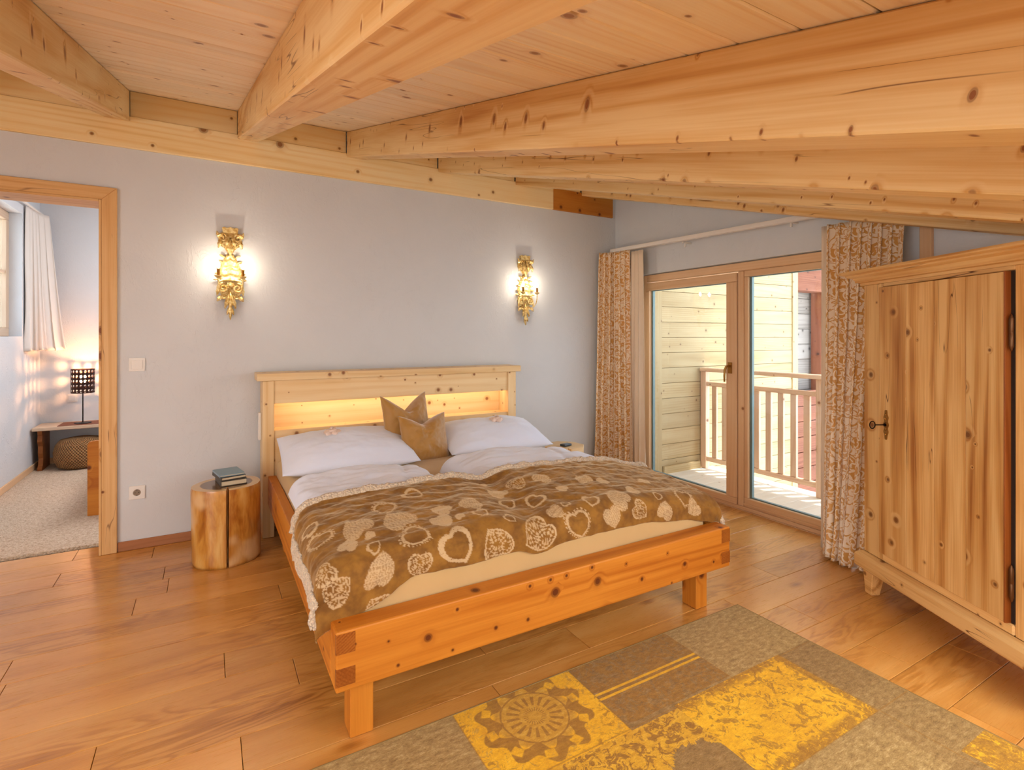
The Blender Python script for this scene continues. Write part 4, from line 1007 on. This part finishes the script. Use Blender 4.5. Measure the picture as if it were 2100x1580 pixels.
# ------------------------------------------------------------------ wall lamps
def spiral(cx, cz, r0, turns, dirn, start, y, n=26):
    return [(cx+r0*(1-0.85*t/n)*math.cos(start+dirn*2*math.pi*turns*t/n), y-0.004*math.sin(t/n*3), cz+r0*(1-0.85*t/n)*math.sin(start+dirn*2*math.pi*turns*t/n)) for t in range(n+1)]
def leaf_bm(bm, base, ang, L, w, y, curl=0.02, lobes=3):
    """acanthus leaf lying near the wall: base (x,z), direction ang, with lobed edge and raised rib"""
    n = 14; d = Vector((math.cos(ang), 0, math.sin(ang))); s_ = Vector((-math.sin(ang), 0, math.cos(ang))); c0 = Vector((base[0], y, base[1]))
    rows = []
    for i in range(n+1):
        t = i/n; ww = w*math.sin(math.pi*min(1, t*0.92+0.06))**0.7*(1-0.30*abs(math.sin(lobes*math.pi*t))); 
        yy = -curl*math.sin(t*math.pi*0.9)-(curl*0.8*t*t)
        rows.append([bm.verts.new(c0+d*(L*t)+s_*(ww*k)+Vector((0, yy - 0.007*(1-abs(k)) + (0.006 if back else 0), 0))) for back in (0,) for k in (-1,-0.5,0,0.5,1)])
    back = [[bm.verts.new(v.co+Vector((0,0.005,0))) for v in r] for r in rows]
    for i in range(n):
        for k in range(4):
            bm.faces.new((rows[i][k], rows[i][k+1], rows[i+1][k+1], rows[i+1][k])); bm.faces.new((back[i][k+1], back[i][k], back[i+1][k], back[i+1][k+1]))
        bm.faces.new((rows[i][0], rows[i+1][0], back[i+1][0], back[i][0])); bm.faces.new((rows[i+1][4], rows[i][4], back[i][4], back[i+1][4]))
    for R_ in (0, n): 
        for k in range(4): bm.faces.new((rows[R_][k], rows[R_][k+1], back[R_][k+1], back[R_][k]))
def sconce(x, z, label):
    root = empty('wall_lamp', (x,0,z), label=label, cat='wall lamp', group='gilded wall lamps'); T = Matrix.Translation((x,0,z))
    # z=0 at the middle of the shield, total from +0.30 to -0.33
    bm = bmesh.new()
    # crest: crown bar, scrolls, hanging leaves
    prism(bm, [(-0.042,0.245),(0.042,0.245),(0.048,0.275),(0.038,0.282),(0.02,0.276),(0,0.284),(-0.02,0.276),(-0.038,0.282),(-0.048,0.275)], -0.030, -0.001)
    for sgn in (-1, 1):
        tube(bm, spiral(sgn*0.045, 0.212, 0.028, 1.3, sgn, R(90), -0.020), 0.0075, 8)
        tube(bm, spiral(sgn*0.032, 0.165, 0.022, 1.2, -sgn, R(-90 if sgn>0 else -90), -0.022), 0.0065, 8)
        leaf_bm(bm, (sgn*0.030,0.238), R(-20 if sgn>0 else 200), 0.050, 0.014, -0.012)
        leaf_bm(bm, (sgn*0.050,0.215), R(-75 if sgn>0 else 255), 0.075, 0.016, -0.012)
        leaf_bm(bm, (sgn*0.012,0.240), R(-80 if sgn>0 else 260), 0.10, 0.014, -0.016)
        leaf_bm(bm, (sgn*0.060,0.20), R(70 if sgn>0 else 110), 0.055, 0.012, -0.010)
    leaf_bm(bm, (0,0.215), R(-90), 0.12, 0.022, -0.016)
    prism(bm, [(-0.040,0.262),(-0.052,0.235),(-0.066,0.215),(-0.068,0.185),(-0.055,0.160),(-0.034,0.148),(-0.020,0.125),(0.0,0.088),(0.020,0.125),(0.034,0.148),(0.055,0.160),(0.068,0.185),(0.066,0.215),(0.052,0.235),(0.040,0.262)], -0.010, -0.001)
    obj('crest', bm, 'gold', root, T, False)
    # shield with horizontal ribs
    bm = bmesh.new(); n = 26; rows = []
    for j in range(n+1):
        t = j/n; zz = 0.105-0.175*t; w = 0.020+0.050*math.sin(min(1,t*1.15)*math.pi/2) - 0.012*max(0,(t-0.8)/0.2)
        rib = 0.004*math.sin(t*math.pi*9)
        rows.append([bm.verts.new((w*k, -0.004-(0.028+rib)*math.sqrt(max(0,1-k*k)), zz + 0.006*math.cos(k*6))) for k in np.linspace(-1,1,13)])
    for a, b_ in zip(rows, rows[1:]):
        for k in range(12): bm.faces.new((a[k], b_[k], b_[k+1], a[k+1]))
    bbk = [bm.verts.new((v.co.x, -0.001, v.co.z)) for v in rows[0]]; 
    for k in range(12): bm.faces.new((rows[0][k], rows[0][k+1], bbk[k+1], bbk[k]))
    for sgn in (-1,1):
        for k in range(5): leaf_bm(bm, (sgn*(0.030+0.008*k),0.085-0.036*k), R(25-8*k) if sgn>0 else R(155+8*k), 0.036, 0.009, -0.014, 0.008)
    obj('shield', bm, 'gold', root, T, True)
    # rosette and two big scrolls under the shield
    bm = bmesh.new()
    for sgn in (-1,1):
        tube(bm, spiral(sgn*0.042, -0.118, 0.032, 1.6, -sgn, R(90), -0.030, 34), [0.0095*(1-0.5*i/34) for i in range(35)], 9)
        tube(bm, spiral(sgn*0.040, -0.175, 0.016, 1.2, sgn, R(90), -0.022), 0.006, 8)
        leaf_bm(bm, (sgn*0.062,-0.085), R(-80 if sgn>0 else 260), 0.085, 0.014, -0.012)
        leaf_bm(bm, (sgn*0.045,-0.165), R(-50 if sgn>0 else 230), 0.050, 0.016, -0.012)
    tube(bm, [(0.062*math.cos(a)*1.0, -0.032, -0.078+0.014*math.sin(a)) for a in np.linspace(math.pi,0,12)], 0.008, 8)
    bmesh.ops.create_icosphere(bm, subdivisions=2, radius=0.016, matrix=Matrix.Translation((0,-0.036,-0.100)))
    for k in range(8):
        a = k*math.pi/4; bmesh.ops.create_icosphere(bm, subdivisions=1, radius=0.009, matrix=Matrix.Translation((0.017*math.cos(a),-0.030,-0.100+0.017*math.sin(a))))
    prism(bm, [(-0.062,-0.07),(-0.068,-0.11),(-0.056,-0.15),(-0.030,-0.185),(0,-0.21),(0.030,-0.185),(0.056,-0.15),(0.068,-0.11),(0.062,-0.07)], -0.008, -0.001)
    obj('scrollwork', bm, 'gold', root, T, False)
    # tail of leaves
    bm = bmesh.new()
    leaf_bm(bm, (0,-0.140), R(-90), 0.185, 0.016, -0.014, 0.016)
    for sgn in (-1,1):
        leaf_bm(bm, (sgn*0.006,-0.150), R(-90+sgn*14), 0.105, 0.015, -0.012, 0.02)
        leaf_bm(bm, (sgn*0.006,-0.190), R(-90+sgn*28), 0.060, 0.013, -0.016, 0.02)
        leaf_bm(bm, (sgn*0.003,-0.235), R(-90+sgn*16), 0.060, 0.011, -0.014, 0.018)
    bmesh.ops.create_icosphere(bm, subdivisions=2, radius=0.011, matrix=Matrix.Translation((0,-0.020,-0.295)) @ Matrix.Diagonal((0.9,0.9,1.6,1)))
    tube(bm, [(0.0,-0.022,-0.14),(0.006,-0.030,-0.20),(-0.004,-0.030,-0.26),(0,-0.024,-0.325)], [0.006,0.005,0.005,0.002], 8)
    obj('leaf_tail', bm, 'gold', root, T, True)
    # arms with candle bulbs
    for sgn in (-1,1):
        bm = bmesh.new()
        P = [(sgn*0.012,-0.020,-0.160),(sgn*0.030,-0.055,-0.178),(sgn*0.050,-0.085,-0.165),(sgn*0.064,-0.100,-0.135),(sgn*0.070,-0.105,-0.095),(sgn*0.070,-0.105,-0.055)]
        tube(bm, P, 0.0042, 8); lathe([(0.004,-0.062),(0.010,-0.060),(0.021,-0.048),(0.023,-0.045),(0.019,-0.044),(0.006,-0.048)], 14, bm, (sgn*0.070,-0.105,0))
        a = obj('arm', bm, 'gold', root, T, True)
        obj('candle_sleeve', lathe([(0.0085,-0.047),(0.0085,-0.004),(0.0095,-0.002),(0.006,0.0)], 12, None, (sgn*0.070,-0.105,0)), 'bronze', a, T, True)
        obj('bulb', lathe([(0.004,0.0),(0.009,0.010),(0.0105,0.020),(0.007,0.034),(0.0025,0.045),(0.0006,0.050)], 12, None, (sgn*0.070,-0.105,0)), 'bulb', a, T, True)
        lamp('wall_lamp_light', 'POINT', (x+sgn*0.070,-0.105,z+0.024), 3.3, (1.0,0.86,0.70), shadow_soft_size=0.012)
    return root
sconce(-3.305, 1.733, 'gilded carved wall lamp with two lit candle bulbs, between doorway and bed')
sconce(-1.040, 1.723, 'gilded carved wall lamp with two lit candle bulbs, near the balcony curtain')

# ------------------------------------------------------------------ wardrobe (stands askew before the corner)
th = R(28.0); dxy = Vector((math.sin(th), math.cos(th), 0))    # towards the far (left) end
P0 = Vector((-0.552,-2.544,0)); outn = Vector((-math.cos(th), math.sin(th), 0))   # front normal, to the room
wd = empty('wardrobe', P0, label='antique stripped pine wardrobe with one plank door and key, at the right', cat='wardrobe')
W0 = Matrix((dxy, -outn, Vector((0,0,1)))).transposed().to_4x4(); W0.translation = P0   # local x: left end, y: depth away from room, z up
if W0.to_3x3().determinant() < 0: pass
WM['wardrobe_frame'] = W0
U0, U1, DP = 0.039, -0.885, 0.40
def wb(name, lo, hi, mat='antique', parent=wd, grain=None, bv=0.003, seg=1):
    lo2 = tuple(min(a,b) for a, b in zip(lo, hi)); hi2 = tuple(max(a,b) for a, b in zip(lo, hi))
    return lbox(name, W0, lo2, hi2, mat, parent, grain, bv, seg)
wb('stile', (U0,0,0.211), (-0.090,0.024,1.56), grain='z'); wb('stile', (-0.742,0,0.211), (U1,0.024,1.56), grain='z')
wb('frame_rail', (-0.091,0.001,1.542), (-0.741,0.024,1.565), grain='x'); wb('frame_rail', (-0.091,-0.004,0.211), (-0.741,0.024,0.252), grain='x', bv=0.006)
wb('side_panel', (U0,0.025,0.13), (U0-0.022,DP,1.56), grain='z'); wb('side_panel', (U1,0.025,0.13), (U1+0.022,DP,1.56), grain='z')
wb('back_panel', (U0-0.023,DP-0.012,0.13), (U1+0.023,DP,1.56), grain='z'); wb('bottom_panel', (U0-0.023,0.025,0.14), (U1+0.023,DP-0.013,0.16), grain='x')
dr = empty('door', P0); setp(dr, Matrix.Translation(P0), wd)
dw = [(-0.094,-0.262),(-0.263,-0.415),(-0.416,-0.565),(-0.566,-0.722)]
for a, b_ in dw: wb('door_board', (a-0.0004,-0.022,0.256), (b_+0.0004,0.010,1.537), parent=dr, grain='z', bv=0.0012)
wb('hinge_edge', (-0.7225,-0.024,0.254), (-0.7285,0.010,1.539), 'antique_edge', dr, grain='z', bv=0.001)
wb('gap_strip', (-0.729,-0.001,0.256), (-0.7415,0.012,1.539), 'dark', dr, grain='z', bv=0)
for zc_ in (1.314, 0.404):
    bm = bmesh.new(); c = W0 @ Vector((-0.741,-0.012,zc_))
    lathe([(0.002,-0.068),(0.004,-0.062),(0.006,-0.055),(0.0075,-0.050),(0.0075,-0.002),(0.0065,0),(0.0075,0.002),(0.0075,0.050),(0.006,0.055),(0.004,0.062),(0.002,0.068)], 12, bm, c)
    obj('hinge', bm, 'hinge', dr, None, True)
# escutcheon and key
bm = bmesh.new(); prof_ = []
for t in np.linspace(0, 1, 41):
    zz = 0.070-0.140*t; wv = 0.0165*(math.sin(math.pi*min(0.985,max(0.02,t)))**0.45)*(0.86+0.16*math.cos(t*math.pi*8)); prof_.append((wv, zz))
pts = [(w_, z_) for w_, z_ in prof_] + [(-w_, z_) for w_, z_ in prof_[::-1]]
prism(bm, pts, -0.004, 0.0)
for dz in (-0.045,-0.02,0.028,0.048): bmesh.ops.create_icosphere(bm, subdivisions=2, radius=0.006, matrix=Matrix.Translation((0,-0.004,dz)))
tube(bm, [(0.010*math.cos(a), -0.0045, 0.012*math.sin(a)) for a in np.linspace(0, 2*math.pi, 17)], 0.0018, 6, False)
kc = W0 @ Matrix.Translation((-0.144,-0.0225,0.880))
obj('escutcheon', bm, 'bronze', dr, kc)
bm = bmesh.new(); tube(bm, [(0,-0.002,0),(0,-0.055,0)], 0.0028, 8); tube(bm, [(0,-0.004,0),(0,-0.010,0)], 0.007, 8)
tube(bm, [(0.0,-0.068+0.013*math.cos(a), 0.017*math.sin(a)) for a in np.linspace(0, 2*math.pi, 21)], 0.0026, 6, False)
obj('key', bm, 'black_metal', dr, kc)
# moulded base and cornice: profile (outwards, z) swept round front and two ends
def sweep(name, prof, mat, parent=wd):
    """three mitred mouldings: front, left end, right end; each has its grain along its length"""
    pr = prof
    def piece(A, B, na, nb, nm):
        A = Vector(A); B = Vector(B); ax = (B-A).normalized(); L = (B-A).length
        out = Vector((ax.y, -ax.x, 0))
        m = frame_m(ax, out, A) ; bm = bmesh.new(); inv = m.inverted()
        ra = [bm.verts.new(inv @ (A + out*o + ax*(-o*na) + Vector((0,0,z_)))) for o, z_ in pr]
        rb = [bm.verts.new(inv @ (B + out*o + ax*(o*nb) + Vector((0,0,z_)))) for o, z_ in pr]
        n = len(pr)
        for i in range(n): bm.faces.new((ra[i], ra[(i+1)%n], rb[(i+1)%n], rb[i]))
        bm.faces.new(ra[::-1]); bm.faces.new(rb); bmesh.ops.recalc_face_normals(bm, faces=bm.faces)
        obj(nm, bm, mat, parent, W0 @ m)
    # local frame of W0: x = far end, y = depth ; front runs from U1 to U0 at y=0, outward = -y
    piece((U1,0,0), (U0,0,0), 1, 1, name)           # ax=+x, out=(0,-1)
    piece((U0,0,0), (U0,DP,0), 1, 0, name)          # ax=+y, out=(1,0)
    piece((U1,DP,0), (U1,0,0), 0, 1, name)
sweep('cornice', [(0,1.558),(0.010,1.558),(0.012,1.570),(0.028,1.573),(0.028,1.582),(0.036,1.596),(0.052,1.602),(0.056,1.604),(0.056,1.611),(0.078,1.616),(0.080,1.622),(0.078,1.630),(0,1.630)], 'antique')
sweep('base_moulding', [(0,0.128),(0.026,0.128),(0.030,0.134),(0.030,0.186),(0.024,0.198),(0.010,0.206),(0.0,0.211)], 'antique')
wb('top_panel', (U0,0,1.6305), (U1,DP,1.6405), grain='x', bv=0.001)
for u in (U0, U1+0.062):
    for v in (0.0, DP-0.062):
        bm = bmesh.new(); 
        tp = [(-0.066,-0.004),(0.004,-0.004),(0.004,0.066),(-0.066,0.066)]; bt = [(-0.050,0.0),(-0.006,0.0),(-0.006,0.046),(-0.050,0.046)]
        a = [bm.verts.new((u+x_,v+y_,0.127)) for x_, y_ in tp]; b_ = [bm.verts.new((u+x_,v+y_,0.001)) for x_, y_ in bt]
        bm.faces.new(a); bm.faces.new(b_[::-1])
        for i in range(4): bm.faces.new((a[i], b_[i], b_[(i+1)%4], a[(i+1)%4]))
        bmesh.ops.recalc_face_normals(bm, faces=bm.faces); bevel(bm, 0.003)
        obj('foot', bm, 'antique', wd, W0)

# ------------------------------------------------------------------ rug
rg = empty('rug', (-2.3,-3.0,0), label='patchwork rug of beige, ochre and bright yellow squares before the bed', cat='rug')
def rug_top(u, v):
    x = -3.168+1.942*u; y = -2.290-2.8*v; z = 0.009+0.0008*mnoise.noise(Vector((x*3,y*3,0)))
    return (x, y, z)
obj('pile', grid_mesh('pile', rug_top, 60, 80), 'rug', rg, smooth=True)
for p in bpy.data.objects['pile'].data.polygons: pass
for lo, hi in (((-3.174,-5.09,0.001),(-3.166,-2.283,0.010)), ((-1.228,-5.09,0.001),(-1.220,-2.283,0.010)), ((-3.166,-2.291,0.001),(-1.228,-2.283,0.010))): box('binding', lo, hi, 'rug_edge', rg, bv=0.003)
box('backing', (-3.165,-5.09,0.001), (-1.229,-2.292,0.006), 'rug_edge', rg, bv=0)

# ------------------------------------------------------------------ neighbouring room through the doorway
struct(box('floor_hall', (-4.9,0.205,-0.05), (-1.9,3.05,0.006), 'carpet', bv=0))
HX = -4.9
multi_box('wall_hall_left', [((HX-0.35,0.2,0),(HX,1.55,2.7)), ((HX-0.35,1.55,0),(HX,2.452,1.30)), ((HX-0.35,1.55,2.42),(HX,2.452,2.7)), ((HX-0.35,2.452,0),(HX,3.25,2.7))], 'plaster')
multi_box('wall_hall_far', [((HX,3.05,0),(-1.9,3.25,2.7))], 'plaster'); multi_box('wall_hall_right', [((-1.9,0.2,0),(-1.7,3.25,2.7))], 'plaster')
multi_box('ceiling_hall', [((HX-0.35,0.2,2.7),(-1.7,3.25,2.8))], 'plaster')
struct(box('baseboard_hall_left', (HX+0.0005,0.21,0.007), (HX+0.014,3.0,0.065), 'frame', grain='y', bv=0.002))
struct(box('baseboard_hall_far', (HX+0.015,3.036,0.007), (-1.91,3.0495,0.065), 'frame', grain='x', bv=0.002))
wi = empty("window_1", (HX-0.12,2.0,1.86)); wi['kind'] = 'structure'
WX0, WX1 = HX-0.150, HX-0.088
for za, zb, ya, yb2 in ((1.301,1.375,1.551,2.451),(2.345,2.419,1.551,2.451)): box('frame_rail', (WX0,ya,za), (WX1,yb2,zb), 'bench', wi, bv=0.004)
for ya, yb2 in ((1.551,1.62),(2.382,2.451),(1.98,2.03)): box('frame_stile', (WX0,ya,1.376), (WX1,yb2,2.344), 'bench', wi, grain='z', bv=0.004)
for ya, yb2 in ((1.621,1.979),(2.031,2.381)): box('glazing_bar', (WX0+0.01,ya,1.865), (WX1-0.01,yb2,1.89), 'bench', wi, grain='y', bv=0.003); box('glass_pane', (WX0+0.028,ya,1.377), (WX0+0.032,yb2,2.343), 'glass', wi, bv=0)
hc = solid(obj('curtain', curtain_mesh('curtain', [(-4.878,2.50),(-4.865,2.75),(-4.80,2.96)], [(-4.885,2.50),(-4.80,2.70),(-4.66,2.90)], 2.50, 1.165, 6, 0.016, 0.030, nx=140, nz=40, seed=12), 'hall_curtain', None, smooth=True), 0.003)
tag(hc, 'cream pleated curtain beside the window in the neighbouring room', 'curtain')
tag(box('curtain_rod', (HX+0.03,1.35,2.50), (HX+0.05,3.03,2.52), 'white_paint', bv=0.004), 'white curtain rod over the window in the neighbouring room', 'curtain rail')
be = empty('bench', (-4.5,2.85,0), label='narrow bench with pale seat board and carved brown legs in the neighbouring room', cat='bench')
box('seat_board', (-4.885,2.68,0.392), (-3.6,3.03,0.425), 'bench', be, grain='x', bv=0.004)
def bleg(x):
    bm = bmesh.new()
    outl = [(2.71,0.39),(2.725,0.34),(2.705,0.29),(2.74,0.24),(2.735,0.17),(2.755,0.12),(2.745,0.06),(2.71,0.03),(2.71,0.007),(3.0,0.007),(3.0,0.39)]
    a = [bm.verts.new((x, y_, z_)) for y_, z_ in outl]; b_ = [bm.verts.new((x+0.035, y_, z_)) for y_, z_ in outl]; n = len(outl)
    bm.faces.new(a[::-1]); bm.faces.new(b_)
    for i in range(n): bm.faces.new((a[i], a[(i+1)%n], b_[(i+1)%n], b_[i]))
    bmesh.ops.recalc_face_normals(bm, faces=bm.faces); obj('leg', bm, 'bench_leg', be)
bleg(-4.85); bleg(-3.7)
tag(box('table_runner', (-4.70,2.69,0.4255), (-3.8,2.96,0.429), 'runner', bv=0), 'brown woven runner under the lamp on the bench', 'runner')
tl = empty('table_lamp', (-4.52,2.80,0.4295), label='table lamp with dark perforated cylinder shade and thin stem, lit orange', cat='lamp'); T = Matrix.Translation((-4.52,2.80,0.4295))
obj('base', lathe([(0.001,0),(0.068,0),(0.068,0.006),(0.012,0.012),(0.001,0.012)], 28), 'black_metal', tl, T, False)
obj('stem', lathe([(0.005,0.012),(0.005,0.40)], 10), 'black_metal', tl, T, True)
# shade with round openings: rows of square frames round the cylinder, each pierced
bm = bmesh.new(); nc, nr, rad, H0, H1 = 18, 5, 0.094, 0.305, 0.545
for c in range(nc):
    for r_ in range(nr):
        a0 = 2*math.pi*c/nc; a1 = 2*math.pi*(c+1)/nc; z0 = H0+(H1-H0)*r_/nr; z1 = H0+(H1-H0)*(r_+1)/nr; am = (a0+a1)/2; zm = (z0+z1)/2
        def P_(a, z_, k=1.0): return bm.verts.new((rad*k*math.cos(a), rad*k*math.sin(a), z_))
        m = 16; outer = []; inner = []
        for q in range(m):
            t = 2*math.pi*q/m + math.pi/4; ca, sa_ = math.cos(t), math.sin(t); k = 1/max(abs(ca), abs(sa_))
            outer.append(P_(am+ca*k*(a1-a0)/2, zm+sa_*k*(z1-z0)/2)); inner.append(P_(am+ca*0.62*(a1-a0)/2, zm+sa_*0.62*(z1-z0)/2, 1.0))
        for q in range(m): bm.faces.new((outer[q], outer[(q+1)%m], inner[(q+1)%m], inner[q]))
bmesh.ops.remove_doubles(bm, verts=bm.verts, dist=0.0003)
solid(obj('lamp_shade', bm, 'shade_metal', tl, T), 0.003)
obj('bulb', lathe([(0.001,0.40),(0.014,0.402),(0.030,0.430),(0.033,0.450),(0.024,0.475),(0.002,0.487)], 16), 'bulb_low', tl, T, True)
lamp('table_lamp_light', 'POINT', (-4.52,2.80,0.4295+0.50), 10.0, (1.0,0.44,0.18), shadow_soft_size=0.012)
# wicker pouf
def pouf(u, v):
    a = 2*math.pi*u; t = v
    prof_ = [(0.001,0.0),(0.15,0.0),(0.185,0.02),(0.213,0.09),(0.217,0.16),(0.20,0.23),(0.165,0.275),(0.09,0.292),(0.001,0.296)]
    k = t*(len(prof_)-1); i = min(int(k), len(prof_)-2); f = k-i; r_ = prof_[i][0]*(1-f)+prof_[i+1][0]*f; z_ = prof_[i][1]*(1-f)+prof_[i+1][1]*f
    return (r_*math.cos(a), r_*math.sin(a), 0.008+z_)
me = grid_mesh('pouf', pouf, 72, 33, closed_u=True); uv = me.uv_layers.new(name='UVMap')
idx = np.empty(len(me.loops), dtype=np.int32); me.loops.foreach_get('vertex_index', idx)
uv.data.foreach_set('uv', np.stack([(idx % 72)/72*1.3, (idx//72)/32*0.8], 1).astype(np.float32).ravel())
tag(obj('wicker_pouf', me, 'wicker', None, Matrix.Translation((-4.525,2.76,0)), True), 'round woven wicker pouf standing under the bench', 'pouf')
pn = empty('side_cabinet', (-4.0,0.9,0), label='low orange pine furniture end standing just behind the doorway casing', cat='furniture')
bm = bmesh.new(); prism(bm, [(-4.183,0.007),(-3.65,0.007),(-3.65,0.543),(-4.15,0.543),(-4.172,0.538),(-4.183,0.520)], 0.865, 0.90)
obj('end_board', bm, 'bed', pn)
box('side_board', (-4.15,0.901,0.10), (-4.12,2.2,0.40), 'bed', pn, grain='y')
plate('wall_socket', -4.645, 0.665, 'white double socket plate behind the lamp in the neighbouring room', 'socket', False, 3.05)
